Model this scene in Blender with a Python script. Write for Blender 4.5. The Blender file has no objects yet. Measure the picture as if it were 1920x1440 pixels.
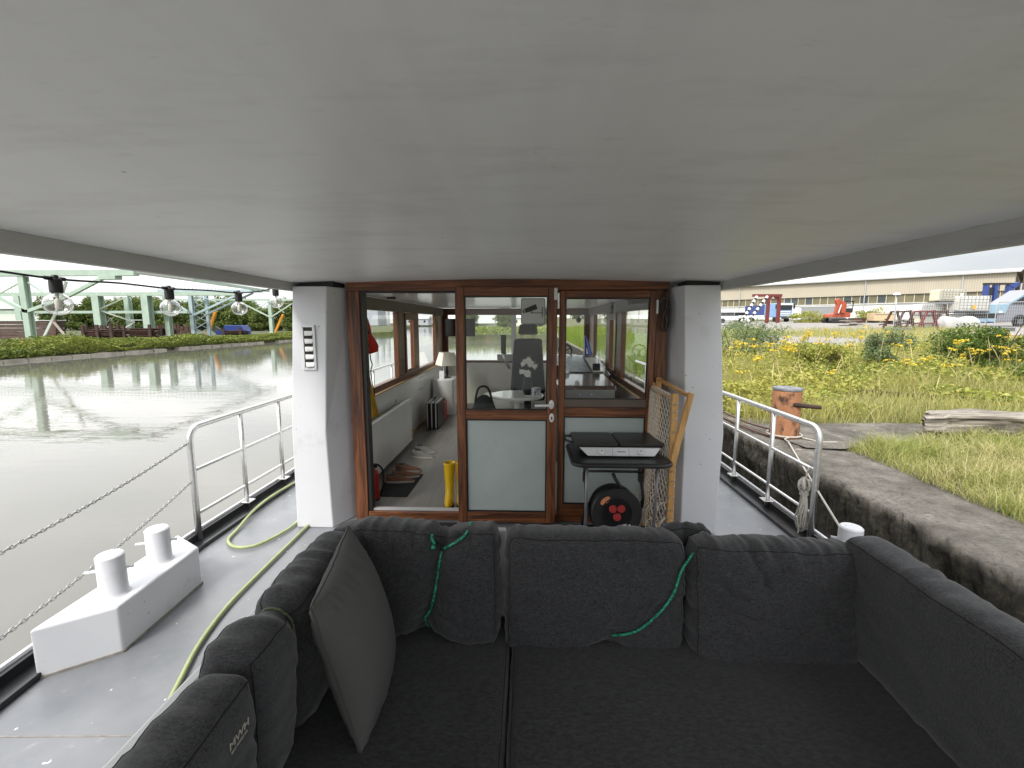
import bpy, bmesh, math, random
import numpy as np
from mathutils import Vector, Matrix, noise

R = math.radians
rnd = random.Random(11)
rng = np.random.default_rng(5)
scene = bpy.context.scene
col = scene.collection


# ---------------------------------------------------------------- materials
def _nodes(name):
    m = bpy.data.materials.new(name)
    m.use_nodes = True
    nt = m.node_tree
    return m, nt, nt.nodes['Principled BSDF']


def _coords(nt, stretch, kind='Object'):
    tc = nt.nodes.new('ShaderNodeTexCoord')
    mp = nt.nodes.new('ShaderNodeMapping')
    mp.inputs['Scale'].default_value = stretch
    nt.links.new(tc.outputs[kind], mp.inputs['Vector'])
    return mp.outputs['Vector']


def _noise(nt, vec, scale, detail=4, rough=.55, dist=0):
    n = nt.nodes.new('ShaderNodeTexNoise')
    n.inputs['Scale'].default_value = scale
    n.inputs['Detail'].default_value = detail
    n.inputs['Roughness'].default_value = rough
    n.inputs['Distortion'].default_value = dist
    nt.links.new(vec, n.inputs['Vector'])
    return n.outputs['Fac']


def _ramp(nt, fac, stops):
    r = nt.nodes.new('ShaderNodeValToRGB')
    el = r.color_ramp.elements
    while len(el) < len(stops):
        el.new(.5)
    for e, (p, c) in zip(el, stops):
        e.position = p
        e.color = (c[0], c[1], c[2], 1)
    nt.links.new(fac, r.inputs['Fac'])
    return r.outputs['Color']


def _mix(nt, fac, a, b, mode='MIX'):
    mx = nt.nodes.new('ShaderNodeMix')
    mx.data_type = 'RGBA'
    mx.blend_type = mode
    for s, v in ((mx.inputs[0], fac), (mx.inputs[6], a), (mx.inputs[7], b)):
        if isinstance(v, (int, float)):
            s.default_value = v
        elif isinstance(v, tuple):
            s.default_value = (v[0], v[1], v[2], 1)
        else:
            nt.links.new(v, s)
    return mx.outputs[2]


def _bump(nt, bs, fac, strength, dist=.01):
    b = nt.nodes.new('ShaderNodeBump')
    b.inputs['Strength'].default_value = strength
    b.inputs['Distance'].default_value = dist
    nt.links.new(fac, b.inputs['Height'])
    nt.links.new(b.outputs['Normal'], bs.inputs['Normal'])


def mat(name, c, rough=.5, metal=0., var=.12, scale=6., stretch=(1, 1, 1), bump=0., bscale=60.,
        dirt=None, dscale=3., dlo=.55, dhi=.75, spec=.5, coat=0., specks=0):
    """painted, plastic or metal surface: a base colour with mottling, optional patches of dirt or rust, fine bump"""
    m, nt, bs = _nodes(name)
    v = _coords(nt, stretch)
    f = _noise(nt, v, scale)
    lo = tuple(x * (1 - var) for x in c)
    hi = tuple(min(1, x * (1 + var)) for x in c)
    out = _ramp(nt, f, [(.3, lo), (.7, hi)])
    if dirt:
        d = _noise(nt, v, dscale, 7, .65)
        fac = _ramp(nt, d, [(dlo, (0, 0, 0)), (dhi, (1, 1, 1))])
        out = _mix(nt, fac, out, dirt)
    nt.links.new(out, bs.inputs['Base Color'])
    bs.inputs['Roughness'].default_value = rough
    bs.inputs['Metallic'].default_value = metal
    bs.inputs['Specular IOR Level'].default_value = spec
    bs.inputs['Coat Weight'].default_value = coat
    if bump:
        _bump(nt, bs, _noise(nt, v, bscale, 5), bump)
    if specks:
        vo_ = nt.nodes.new('ShaderNodeTexVoronoi')
        vo_.inputs['Scale'].default_value = specks
        nt.links.new(v, vo_.inputs['Vector'])
        few_ = _ramp(nt, _noise(nt, v, specks * .31, 2), [(.54, (0, 0, 0)), (.60, (1, 1, 1))])
        sf = _mix(nt, 1., _ramp(nt, vo_.outputs['Distance'], [(.05, (.8, .8, .8)), (.10, (0, 0, 0))]), few_, 'MULTIPLY')
        nt.links.new(_mix(nt, sf, out, (.16, .12, .09)), bs.inputs['Base Color'])
    return m


def fabric(name, lo, hi, s=260):
    m, nt, bs = _nodes(name)
    v = _coords(nt, (.22, .5, 1.9))
    v2 = _coords(nt, (1.4, 1.6, .30))
    a = _noise(nt, v, s, 2)
    b = _noise(nt, v2, s, 2)
    mx = nt.nodes.new('ShaderNodeMath')
    mx.operation = 'ADD'
    nt.links.new(a, mx.inputs[0])
    nt.links.new(b, mx.inputs[1])
    hf = nt.nodes.new('ShaderNodeMath')
    hf.operation = 'MULTIPLY'
    hf.inputs[1].default_value = .5
    nt.links.new(mx.outputs[0], hf.inputs[0])
    c = _ramp(nt, hf.outputs[0], [(.38, lo), (.62, hi)])
    w = _noise(nt, _coords(nt, (1, 1, 1)), 7, 5)
    c = _mix(nt, _ramp(nt, w, [(.6, (0, 0, 0)), (.9, (.2, .2, .2))]), c, tuple(x * 1.5 + .004 for x in hi))
    nt.links.new(c, bs.inputs['Base Color'])
    bs.inputs['Roughness'].default_value = .92
    bs.inputs['Specular IOR Level'].default_value = .25
    bs.inputs['Sheen Weight'].default_value = .25
    bs.inputs['Sheen Roughness'].default_value = .5
    _bump(nt, bs, hf.outputs[0], .22, .002)
    return m


def wood(name, axis, dark, mid, light, rough=.42, s=1.0):
    m, nt, bs = _nodes(name)
    st = [30 * s, 30 * s, 30 * s]
    st[axis] = 1.6 * s
    v = _coords(nt, tuple(st))
    f = _noise(nt, v, 1.0, 6, .6, 1.2)
    c = _ramp(nt, f, [(.28, dark), (.46, mid), (.6, light), (.78, mid)])
    st2 = [130 * s] * 3
    st2[axis] = 4 * s
    g = _noise(nt, _coords(nt, tuple(st2)), 1.0, 3)
    c = _mix(nt, _ramp(nt, g, [(.3, (.55, .55, .55)), (.6, (0, 0, 0))]), c, dark)
    nt.links.new(c, bs.inputs['Base Color'])
    bs.inputs['Roughness'].default_value = rough
    _bump(nt, bs, g, .15, .002)
    return m


def glass(name, tint=(.93, .96, .95), k=1.0, rough=0.0, ior=1.5):
    m, nt, bs = _nodes(name)
    nt.nodes.remove(bs)
    out = nt.nodes['Material Output']
    tr = nt.nodes.new('ShaderNodeBsdfTransparent')
    tr.inputs['Color'].default_value = (*tint, 1)
    gl = nt.nodes.new('ShaderNodeBsdfGlossy')
    gl.inputs['Roughness'].default_value = rough
    fr = nt.nodes.new('ShaderNodeFresnel')
    gm_ = nt.nodes.new('ShaderNodeNewGeometry')
    bf = nt.nodes.new('ShaderNodeMapRange')
    bf.inputs['To Min'].default_value = ior
    bf.inputs['To Max'].default_value = 1 / ior
    nt.links.new(gm_.outputs['Backfacing'], bf.inputs['Value'])
    nt.links.new(bf.outputs[0], fr.inputs['IOR'])
    mu = nt.nodes.new('ShaderNodeMath')
    mu.operation = 'MULTIPLY'
    mu.inputs[1].default_value = k
    mu.use_clamp = True
    nt.links.new(fr.outputs[0], mu.inputs[0])
    mx = nt.nodes.new('ShaderNodeMixShader')
    nt.links.new(mu.outputs[0], mx.inputs[0])
    nt.links.new(tr.outputs[0], mx.inputs[1])
    nt.links.new(gl.outputs[0], mx.inputs[2])
    nt.links.new(mx.outputs[0], out.inputs['Surface'])
    return m


def leafmat(name, stops, rough=.6, trans=.25, big=0, bigc=None):
    m, nt, bs = _nodes(name)
    g = nt.nodes.new('ShaderNodeNewGeometry')
    c = _ramp(nt, g.outputs['Random Per Island'], stops)
    if big:
        f = _noise(nt, _coords(nt, (1, 1, 1)), big, 3)
        c = _mix(nt, _ramp(nt, f, [(.42, (0, 0, 0)), (.62, (.75, .75, .75))]), c, bigc)
    nt.links.new(c, bs.inputs['Base Color'])
    bs.inputs['Roughness'].default_value = rough
    bs.inputs['Specular IOR Level'].default_value = .25
    if trans:
        t = nt.nodes.new('ShaderNodeBsdfTranslucent')
        nt.links.new(c, t.inputs['Color'])
        mx = nt.nodes.new('ShaderNodeMixShader')
        mx.inputs[0].default_value = trans
        nt.links.new(bs.outputs[0], mx.inputs[1])
        nt.links.new(t.outputs[0], mx.inputs[2])
        nt.links.new(mx.outputs[0], nt.nodes['Material Output'].inputs['Surface'])
    return m


M = {}
M['white'] = mat('white_paint', (.66, .67, .70), .35, var=.03, scale=2, dirt=(.45, .43, .40), dscale=5, dlo=.60, dhi=.90, bump=.05, bscale=9, specks=14)
M['white2'] = mat('white_metal', (.74, .75, .76), .4, var=.03)
M['black'] = mat('black_plastic', (.012, .012, .013), .45, var=.2)
M['blackm'] = mat('black_paint', (.010, .011, .013), .3, var=.3, dirt=(.06, .06, .06), dscale=18, dlo=.6, dhi=.8)
M['steel'] = mat('brushed_steel', (.66, .66, .655), .38, 1., var=.1, scale=30)
M['silver'] = mat('silver_paint', (.66, .67, .68), .3, .25, var=.05)
M['rubber'] = mat('black_rubber', (.008, .008, .008), .8, var=.3)
M['mat'] = mat('door_mat', (.012, .012, .014), .95, var=.4, scale=200, bump=.4, bscale=300)
M['red'] = mat('red_paint', (.42, .012, .012), .3, var=.1)
M['yellowrubber'] = mat('yellow_rubber', (.80, .50, .01), .35, var=.05)
M['raincoat'] = mat('yellow_oilskin', (.55, .33, .03), .5, var=.2, bump=.3, bscale=12)
M['vest'] = mat('red_nylon', (.62, .03, .02), .7, var=.15, bump=.2, bscale=30)
M['cream'] = mat('cream_paint', (.72, .70, .62), .5, var=.04)
M['shade'] = mat('lamp_shade', (.74, .70, .60), .9, var=.05, scale=60)
M['offwhite'] = mat('white_lacquer', (.80, .80, .78), .18, var=.02)
M['pine'] = wood('pine_wood', 2, (.40, .20, .06), (.58, .32, .10), (.66, .40, .15), .45, .6)
M['beech'] = wood('beech_strip', 1, (.36, .22, .10), (.50, .33, .17), (.58, .40, .22), .5, .5)
DK, MD, LT = (.026, .0085, .0035), (.150, .050, .017), (.30, .105, .034)
M['woodv'] = wood('rosewood_vertical', 2, DK, MD, LT)
M['woodx'] = wood('rosewood_cross', 0, DK, MD, LT)
M['woody'] = wood('rosewood_along', 1, DK, MD, (.14, .05, .02))
M['taupe'] = mat('taupe_panel', (.13, .10, .08), .5, var=.1)
M['glass'] = glass('window_glass', (.97, .985, .975), .55)
M['bulb'] = glass('bulb_glass', (.96, .96, .96), 4.0, .14)
M['frost'] = mat('frosted_glass', (.44, .50, .48), .24, var=.10, scale=1.6, dirt=(.38, .42, .40), dscale=5, dlo=.55, dhi=.85)
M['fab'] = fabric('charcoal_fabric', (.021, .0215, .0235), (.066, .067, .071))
M['fabdark'] = fabric('charcoal_fabric_darker', (.0145, .0148, .0162), (.042, .0425, .0455), 200)  # darker copy of the charcoal fabric for the seat cushions
M['piping'] = mat('dark_piping', (.010, .010, .011), .9)
M['pillow'] = mat('taupe_cotton', (.100, .098, .096), .9, var=.05, scale=220, bump=.1, bscale=500, spec=.2)
M['rope'] = mat('white_rope', (.46, .44, .40), .9, var=.25, scale=160, bump=.4, bscale=260)
M['net'] = mat('net_cotton', (.62, .57, .48), .95, var=.25, scale=120, bump=.4, bscale=220)
M['hose'] = mat('pale_green_hose', (.36, .41, .19), .5, var=.12, scale=14)
M['chain'] = mat('galvanised_chain', (.42, .42, .41), .45, .85, var=.25, scale=60)
M['skin_brown'] = mat('brown_leather', (.16, .065, .03), .55, var=.3, scale=20)
M['greyshoe'] = mat('grey_suede', (.20, .20, .20), .85, var=.2, scale=30)
M['sole'] = mat('pale_sole', (.45, .43, .40), .7, var=.1)
M['blue'] = mat('blue_cloth', (.06, .11, .42), .8, var=.2)
M['petal'] = mat('white_petals', (.80, .80, .76), .7, var=.05)
M['console'] = mat('console_brown', (.075, .040, .030), .25, var=.2, coat=.5)
M['chairfab'] = fabric('helm_chair_fabric', (.020, .022, .024), (.045, .048, .05), 120)
M['screen'] = mat('dark_screen', (.004, .004, .005), .12, var=.1)
M['cable'] = mat('black_cable', (.010, .010, .011), .6)
M['copper'] = mat('brown_lead', (.12, .07, .055), .5, var=.1)
M['sockred'] = mat('red_socket', (.42, .03, .025), .4, var=.05)
M['orange_label'] = mat('orange_label', (.75, .28, .12), .5, var=.03)
M['label'] = mat('pale_label', (.62, .62, .64), .4, var=.2, scale=80)
M['ink'] = mat('dark_ink', (.03, .03, .03), .6)
M['print'] = mat('pale_print', (.50, .46, .40), .7)
M['signface'] = mat('sign_face', (.46, .48, .46), .4, var=.02)
M['led'] = mat('pale_lens', (.35, .40, .80), .3)
M['seamline'] = mat('deck_seam', (.25, .23, .21), .7, var=.3, scale=20, dirt=(.13, .07, .05), dscale=9, dlo=.6, dhi=.7)
# far things
M['mint'] = mat('mint_steel', (.36, .46, .38), .5, var=.10, scale=1.5, dirt=(.20, .10, .06), dscale=.8, dlo=.66, dhi=.78)
M['mintblue'] = mat('pale_blue_steel', (.38, .48, .51), .5, var=.10, scale=1.5, dirt=(.3, .16, .1), dscale=.8, dlo=.68, dhi=.8)
M['whitepipe'] = mat('white_pipe', (.62, .66, .60), .5, var=.08)
M['rust'] = mat('rusty_steel', (.068, .033, .022), .8, var=.45, scale=3, dirt=(.045, .018, .012), dscale=2, bump=.2)
M['rust2'] = mat('rusty_steel_dark', (.050, .029, .022), .85, var=.45, scale=3, dirt=(.085, .045, .030), dscale=2, bump=.2)
M['amber'] = mat('yellow_steel', (.72, .36, .03), .5, var=.15)
M['orangepost'] = mat('orange_steel', (.75, .30, .03), .5, var=.12)
M['bluebox'] = mat('blue_plastic', (.025, .05, .20), .5, var=.2)
M['bark'] = mat('bark', (.075, .058, .042), .9, var=.4, scale=8, stretch=(1, 1, .3))
M['concrete_w'] = mat('pale_concrete', (.36, .33, .28), .9, var=.25, scale=2, bump=.3, bscale=9)
M['fgrey'] = mat('fence_zinc', (.50, .51, .52), .4, .6, var=.1)
M['fblock'] = mat('fence_foot_concrete', (.11, .12, .13), .9, var=.2)
M['ibc'] = mat('cream_tank', (.62, .57, .42), .5, var=.06, scale=2)
M['ibcw'] = mat('white_tank', (.68, .68, .62), .5, var=.06, scale=2)
M['orange'] = mat('excavator_orange', (.36, .075, .035), .45, var=.2, scale=3, dirt=(.2, .05, .03), dscale=2)
M['dkmetal'] = mat('dark_metal', (.025, .024, .023), .6, var=.3)
M['redframe'] = mat('red_frame', (.150, .026, .024), .5, var=.2)
M['forkblue'] = mat('deep_blue', (.03, .06, .22), .5, var=.2)
M['skyblue'] = mat('light_blue_paint', (.24, .37, .46), .5, var=.12)
M['truckblue'] = mat('truck_blue', (.22, .36, .58), .35, var=.06)
M['van'] = mat('grey_car_paint', (.20, .21, .25), .25, var=.06, coat=.6)
M['tarp'] = mat('white_tarp', (.55, .55, .54), .7, var=.08, bump=.5, bscale=6)
M['ply'] = mat('plywood', (.56, .43, .26), .8, var=.12, scale=3)
M['plank'] = mat('weathered_planks', (.26, .23, .19), .9, var=.3, scale=4)
M['lilac'] = mat('lilac_plastic', (.42, .34, .56), .5, var=.2)
M['darkglass'] = mat('dark_glass', (.02, .025, .03), .1, var=.1)
M['stalk'] = leafmat('stalk', [(0, (.34, .28, .13)), (1, (.50, .42, .22))], trans=0)


# ---------------------------------------------------------------- mesh building
class MB:
    def __init__(s):
        s.v = []
        s.f = []

    def add(s, vs, fs):
        n = len(s.v)
        s.v += [tuple(p) for p in vs]
        s.f += [tuple(i + n for i in f) for f in fs]
        return s

    def box(s, x0, x1, y0, y1, z0, z1):
        v = [(x, y, z) for z in (z0, z1) for y in (y0, y1) for x in (x0, x1)]
        return s.add(v, [(0, 2, 3, 1), (4, 5, 7, 6), (0, 1, 5, 4), (2, 6, 7, 3), (0, 4, 6, 2), (1, 3, 7, 5)])

    def hexa(s, lo, hi):
        return s.add(list(lo) + list(hi), [(3, 2, 1, 0), (4, 5, 6, 7), (0, 1, 5, 4), (1, 2, 6, 5), (2, 3, 7, 6), (3, 0, 4, 7)])

    def prism(s, poly, axis, a, b):
        def P(p, t):
            q = list(p)
            q.insert(axis, t)
            return q
        n = len(poly)
        v = [P(p, a) for p in poly] + [P(p, b) for p in poly]
        f = [tuple(range(n))[::-1], tuple(range(n, 2 * n))] + [(i, (i + 1) % n, n + (i + 1) % n, n + i) for i in range(n)]
        return s.add(v, f)

    def bar(s, p0, p1, w, h=None, up=(0, 0, 1)):
        h = h or w
        a, b = Vector(p0), Vector(p1)
        d = (b - a).normalized()
        u = Vector(up)
        if abs(d.dot(u)) > .98:
            u = Vector((0, 1, 0))
        x = d.cross(u).normalized()
        y = x.cross(d).normalized()
        c = [x * (-w / 2) + y * (-h / 2), x * (w / 2) + y * (-h / 2), x * (w / 2) + y * (h / 2), x * (-w / 2) + y * (h / 2)]
        return s.hexa([a + k for k in c], [b + k for k in c])

    def tube(s, pts, r, seg=8, closed=False):
        pts = [Vector(p) for p in pts]
        n = len(pts)
        rr = r if isinstance(r, (list, tuple)) else [r] * n
        base = len(s.v)
        prev = None
        for i, p in enumerate(pts):
            a = pts[i - 1] if (i > 0 or closed) else p
            b = pts[(i + 1) % n] if (i < n - 1 or closed) else p
            t = (b - a)
            t = t.normalized() if t.length > 1e-9 else Vector((0, 0, 1))
            if prev is None:
                k = Vector((0, 0, 1)) if abs(t.z) < .9 else Vector((1, 0, 0))
                x = t.cross(k).normalized()
            else:
                x = (prev - t * prev.dot(t))
                x = x.normalized() if x.length > 1e-6 else t.orthogonal().normalized()
            prev = x
            y = t.cross(x)
            for j in range(seg):
                an = 2 * math.pi * j / seg
                s.v.append(tuple(p + (x * math.cos(an) + y * math.sin(an)) * rr[i]))
        m = n if closed else n - 1
        for i in range(m):
            for j in range(seg):
                a = base + i * seg + j
                b = base + i * seg + (j + 1) % seg
                c = base + ((i + 1) % n) * seg + (j + 1) % seg
                d = base + ((i + 1) % n) * seg + j
                s.f.append((a, b, c, d))
        if not closed:
            s.f.append(tuple(base + j for j in range(seg))[::-1])
            s.f.append(tuple(base + (n - 1) * seg + j for j in range(seg)))
        return s

    def lathe(s, prof, c=(0, 0, 0), seg=24, mtx=None):
        base = len(s.v)
        n = len(prof)
        mtx = mtx or Matrix()
        for (r, z) in prof:
            for j in range(seg):
                a = 2 * math.pi * j / seg
                p = mtx @ Vector((r * math.cos(a), r * math.sin(a), z))
                s.v.append((p.x + c[0], p.y + c[1], p.z + c[2]))
        for i in range(n - 1):
            for j in range(seg):
                s.f.append((base + i * seg + j, base + i * seg + (j + 1) % seg, base + (i + 1) * seg + (j + 1) % seg, base + (i + 1) * seg + j))
        if prof[0][0] > 1e-5:
            s.f.append(tuple(base + j for j in range(seg))[::-1])
        if prof[-1][0] > 1e-5:
            s.f.append(tuple(base + (n - 1) * seg + j for j in range(seg)))
        return s

    def cyl(s, c, r, h, seg=20, mtx=None):
        return s.lathe([(r, 0), (r, h)], c, seg, mtx)

    def ball(s, c, rx, ry, rz, seg=16, rings=10):
        v, f = [], []
        for i in range(rings + 1):
            t = math.pi * i / rings
            for j in range(seg):
                a = 2 * math.pi * j / seg
                v.append((c[0] + rx * math.sin(t) * math.cos(a), c[1] + ry * math.sin(t) * math.sin(a), c[2] + rz * math.cos(t)))
        for i in range(rings):
            for j in range(seg):
                f.append((i * seg + j, (i + 1) * seg + j, (i + 1) * seg + (j + 1) % seg, i * seg + (j + 1) % seg))
        return s.add(v, f)

    def grid(s, fn, nu, nv):
        v = [fn(i / nu, j / nv) for j in range(nv + 1) for i in range(nu + 1)]
        f = [(j * (nu + 1) + i, j * (nu + 1) + i + 1, (j + 1) * (nu + 1) + i + 1, (j + 1) * (nu + 1) + i) for j in range(nv) for i in range(nu)]
        return s.add(v, f)

    def build(s, name, material, parent=None, smooth=False, bevel=0., seg=2, label=None):
        me = bpy.data.meshes.new(name)
        me.from_pydata(s.v, [], s.f)
        bm = bmesh.new()
        bm.from_mesh(me)
        bmesh.ops.remove_doubles(bm, verts=bm.verts, dist=1e-6)
        bmesh.ops.recalc_face_normals(bm, faces=bm.faces)
        bm.to_mesh(me)
        bm.free()
        return link(me, name, material, parent, smooth, bevel, seg, label)


def origin(o):
    p = Vector((0, 0, 0))
    while o:
        p = p + o.location
        o = o.parent
    return p


def link(me, name, material, parent=None, smooth=False, bevel=0., seg=2, label=None):
    me.name = name
    me.materials.append(M[material] if isinstance(material, str) else material)
    o = bpy.data.objects.new(name, me)
    col.objects.link(o)
    if parent:
        me.transform(Matrix.Translation(-origin(parent)))
        o.parent = parent
    if smooth:
        me.polygons.foreach_set('use_smooth', [True] * len(me.polygons))
        if smooth != 'all':
            me.set_sharp_from_angle(angle=R(38))
    if bevel:
        b = o.modifiers.new('bevel', 'BEVEL')
        b.width = bevel
        b.segments = seg
        b.limit_method = 'ANGLE'
        b.angle_limit = R(40)
        b.harden_normals = False
    if label:
        o['label'] = label
    return o


def tag(o, label, cat, group=None, kind=None):
    o['label'] = label
    o['category'] = cat
    if group:
        o['group'] = group
    if kind:
        o['kind'] = kind
    return o


def thing(name, label, cat, loc=(0, 0, 0), group=None):
    o = bpy.data.objects.new(name, None)
    o.empty_display_size = .1
    col.objects.link(o)
    o.location = loc
    return tag(o, label, cat, group)


def struct(o, label=None, kind='structure'):
    o['kind'] = kind
    if label:
        o['label'] = label
    return o


def dup(root, loc, rotz=0., label=None, scale=None):
    r = root.copy()
    col.objects.link(r)
    r.location = loc
    r.rotation_euler = (0, 0, rotz)
    if scale:
        r.scale = scale if isinstance(scale, tuple) else (scale,) * 3
    if label:
        r['label'] = label
    for ch in root.children:
        c = ch.copy()
        col.objects.link(c)
        c.parent = r
        for g in ch.children:
            d = g.copy()
            col.objects.link(d)
            d.parent = c
    return r


def spline(pts, n=8):
    """smooth curve through points"""
    P = [Vector(p) for p in pts]
    out = []
    for i in range(len(P) - 1):
        p0 = P[max(i - 1, 0)]
        p1, p2 = P[i], P[i + 1]
        p3 = P[min(i + 2, len(P) - 1)]
        for k in range(n):
            t = k / n
            out.append(.5 * ((2 * p1) + (p2 - p0) * t + (2 * p0 - 5 * p1 + 4 * p2 - p3) * t * t + (3 * p1 - p0 - 3 * p2 + p3) * t ** 3))
    out.append(P[-1])
    return out


def rawmesh(name, V, loops, fsize):
    """fast mesh from numpy arrays; every face has fsize corners"""
    me = bpy.data.meshes.new(name)
    me.vertices.add(len(V))
    me.vertices.foreach_set('co', np.ascontiguousarray(V, dtype=np.float32).ravel())
    me.loops.add(len(loops))
    me.loops.foreach_set('vertex_index', np.ascontiguousarray(loops, dtype=np.int32))
    nf = len(loops) // fsize
    me.polygons.add(nf)
    me.polygons.foreach_set('loop_start', np.arange(0, nf * fsize, fsize, dtype=np.int32))
    me.update(calc_edges=True)
    return me


def text_mesh(s, size, ext=.0006):
    cu = bpy.data.curves.new('lettering', 'FONT')
    cu.body = s
    cu.size = size
    cu.extrude = ext
    cu.align_x = 'CENTER'
    ob = bpy.data.objects.new('lettering', cu)
    col.objects.link(ob)
    dg = bpy.context.evaluated_depsgraph_get()
    me = bpy.data.meshes.new_from_object(ob.evaluated_get(dg))
    bpy.data.objects.remove(ob)
    bpy.data.curves.remove(cu)
    return me


def place_text(s, size, mtx, name, material, parent, ext=.0006):
    me = text_mesh(s, size, ext)
    me.transform(mtx)
    me.materials.clear()
    return link(me, name, material, parent)


# ================================================================ the boat
boat = thing('houseboat', 'white houseboat with grey deck, rosewood sliding door and flat overhanging canopy', 'boat', (0, 3.6, 0))
xl = lambda y: -1.80 - .072 * (3.45 - y)
xr = lambda y: 1.43 + .09 * (3.45 - y)
ze = lambda y: 1.955 + .022 * (3.45 - y)

PLAN = [(-.16, 20), (-1.4, 18.3), (-2.45, 14), (-2.56, 9), (-2.56, 3.1), (-2.44, 1.7), (-2.14, 0), (-1.9, -1.6),
        (1.58, -1.6), (1.82, 0), (2.10, 1.7), (2.22, 3.1), (2.22, 9), (2.12, 14), (1.1, 18.3)]
hb = MB()
n = len(PLAN)
lo = [(-.16 + (x + .16) * .93, y, -1.6) for x, y in PLAN]
hi = [(x, y, -.02) for x, y in PLAN]
hb.add(lo + hi, [tuple(range(n)), tuple(range(n, 2 * n))[::-1]] + [(i, (i + 1) % n, n + (i + 1) % n, n + i) for i in range(n)])
hb.build('hull', 'white', boat)

m, nt, bs = _nodes('deck_paint')
v = _coords(nt, (1, 1, 1))
c = _ramp(nt, _noise(nt, v, 2.2, 6, .6), [(.3, (.155, .165, .182)), (.7, (.235, .243, .258))])
c = _mix(nt, _ramp(nt, _noise(nt, v, 9, 6, .7), [(.60, (0, 0, 0)), (.72, (.45, .45, .45))]), c, (.38, .38, .375))
vo = nt.nodes.new('ShaderNodeTexVoronoi')
vo.inputs['Scale'].default_value = 11
vo.inputs['Randomness'].default_value = 1
dn = nt.nodes.new('ShaderNodeVectorMath')
dn.operation = 'ADD'
nn = nt.nodes.new('ShaderNodeTexNoise')
nn.inputs['Scale'].default_value = 30
nt.links.new(v, nn.inputs['Vector'])
sc_ = nt.nodes.new('ShaderNodeVectorMath')
sc_.operation = 'SCALE'
sc_.inputs['Scale'].default_value = .05
nt.links.new(nn.outputs['Color'], sc_.inputs[0])
nt.links.new(v, dn.inputs[0])
nt.links.new(sc_.outputs[0], dn.inputs[1])
nt.links.new(dn.outputs[0], vo.inputs['Vector'])
spot = _ramp(nt, vo.outputs['Distance'], [(.055, (1, 1, 1)), (.085, (0, 0, 0))])
few = _ramp(nt, _noise(nt, v, 4.5, 2), [(.44, (0, 0, 0)), (.50, (1, 1, 1))])
c = _mix(nt, _mix(nt, 1.0, spot, few, 'MULTIPLY'), c, (.80, .81, .82))
nt.links.new(c, bs.inputs['Base Color'])
bs.inputs['Roughness'].default_value = .3
_bump(nt, bs, _noise(nt, v, 14, 5), .10, .004)
M['deck'] = m

ins = [(-.16 + (x + .16) * .985, y if y > 0 else y + .02) for x, y in PLAN]
MB().prism(ins, 2, -.018, 0).build('deck', 'deck', boat)
MB().bar((-2.3, 1.545, .0005), (-.95, 1.60, .0005), .006, .003).build('weld_seam', 'seamline', boat)
MB().box(-2.3, 1.98, 9.4, 14.5, .0, .42).build('foredeck', 'white', boat, bevel=.03)
MB().box(-1.35, -.58, 3.30, 3.56, .0, .010).build('threshold_mat', 'mat', boat)
MB().box(.24, .98, 3.22, 3.56, .0, .010).build('threshold_mat', 'mat', boat)

# toe rails: a black gutter between two low bars, white hull edge outside
for s, ox, ix in ((-1, [(-2.53, 9), (-2.53, 3.15), (-2.405, 1.7), (-2.10, 0)], [(-2.395, 9), (-2.395, 3.1), (-2.27, 1.68), (-1.97, 0)]),
                  (1, [(2.19, 9), (2.19, 3.15), (2.065, 1.7), (1.76, 0)], [(2.055, 9), (2.055, 3.1), (1.93, 1.68), (1.63, 0)])):
    a, b, w = MB(), MB(), MB()
    for k in range(3):
        a.bar((*ox[k], .028), (*ox[k + 1], .028), .03, .055)
        b.bar((*ix[k], .016), (*ix[k + 1], .016), .022, .032)
        q0, q1 = ox[k], ox[k + 1]
        a.add([(q0[0], q0[1], .004), (q1[0], q1[1], .004), (ix[k + 1][0], ix[k + 1][1], .004), (ix[k][0], ix[k][1], .004)], [(0, 1, 2, 3)])
        w.bar((q0[0] + s * .028, q0[1], .03), (q1[0] + s * .028, q1[1], .03), .02, .085)
    tr = a.build('toe_rail', 'blackm', boat, bevel=.003)
    b.build('inner_bar', 'blackm', tr, bevel=.003)
    w.build('hull_edge', 'white', tr, bevel=.004)


def railing(x, y0, y1, posts, outward):
    tp = [(x, y0, .0)] + [(x, y0, .40), (x, y0, .76)]
    for k in range(1, 7):
        a = math.pi / 2 * k / 6
        tp.append((x, y0 + .10 * (1 - math.cos(a)), .775 + .10 * math.sin(a)))
    tp += [(x, y0 + .5, .877), (x, y1, .877)]
    rail = MB().tube(tp, .0225, 12).build('railing', 'steel', boat, 'all')
    for z in (.545, .205):
        MB().tube([(x, y0 + .01, z), (x, y1, z)], .0125, 10).build('cross_rail', 'steel', rail, 'all')
    for y in posts:
        MB().tube([(x, y, .0), (x, y, .865)], .019, 10).build('post', 'steel', rail, 'all')
        MB().box(x - .05, x + .05, y - .05, y + .05, .055, .066).build('post_foot', 'steel', rail, bevel=.003)


railing(-2.52, 3.22, 9.2, (3.83, 4.44, 5.3, 6.3, 7.3, 8.3), -1)
railing(2.175, 3.38, 9.2, (4.02, 4.70, 5.5, 6.4, 7.4, 8.4), 1)


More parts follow.
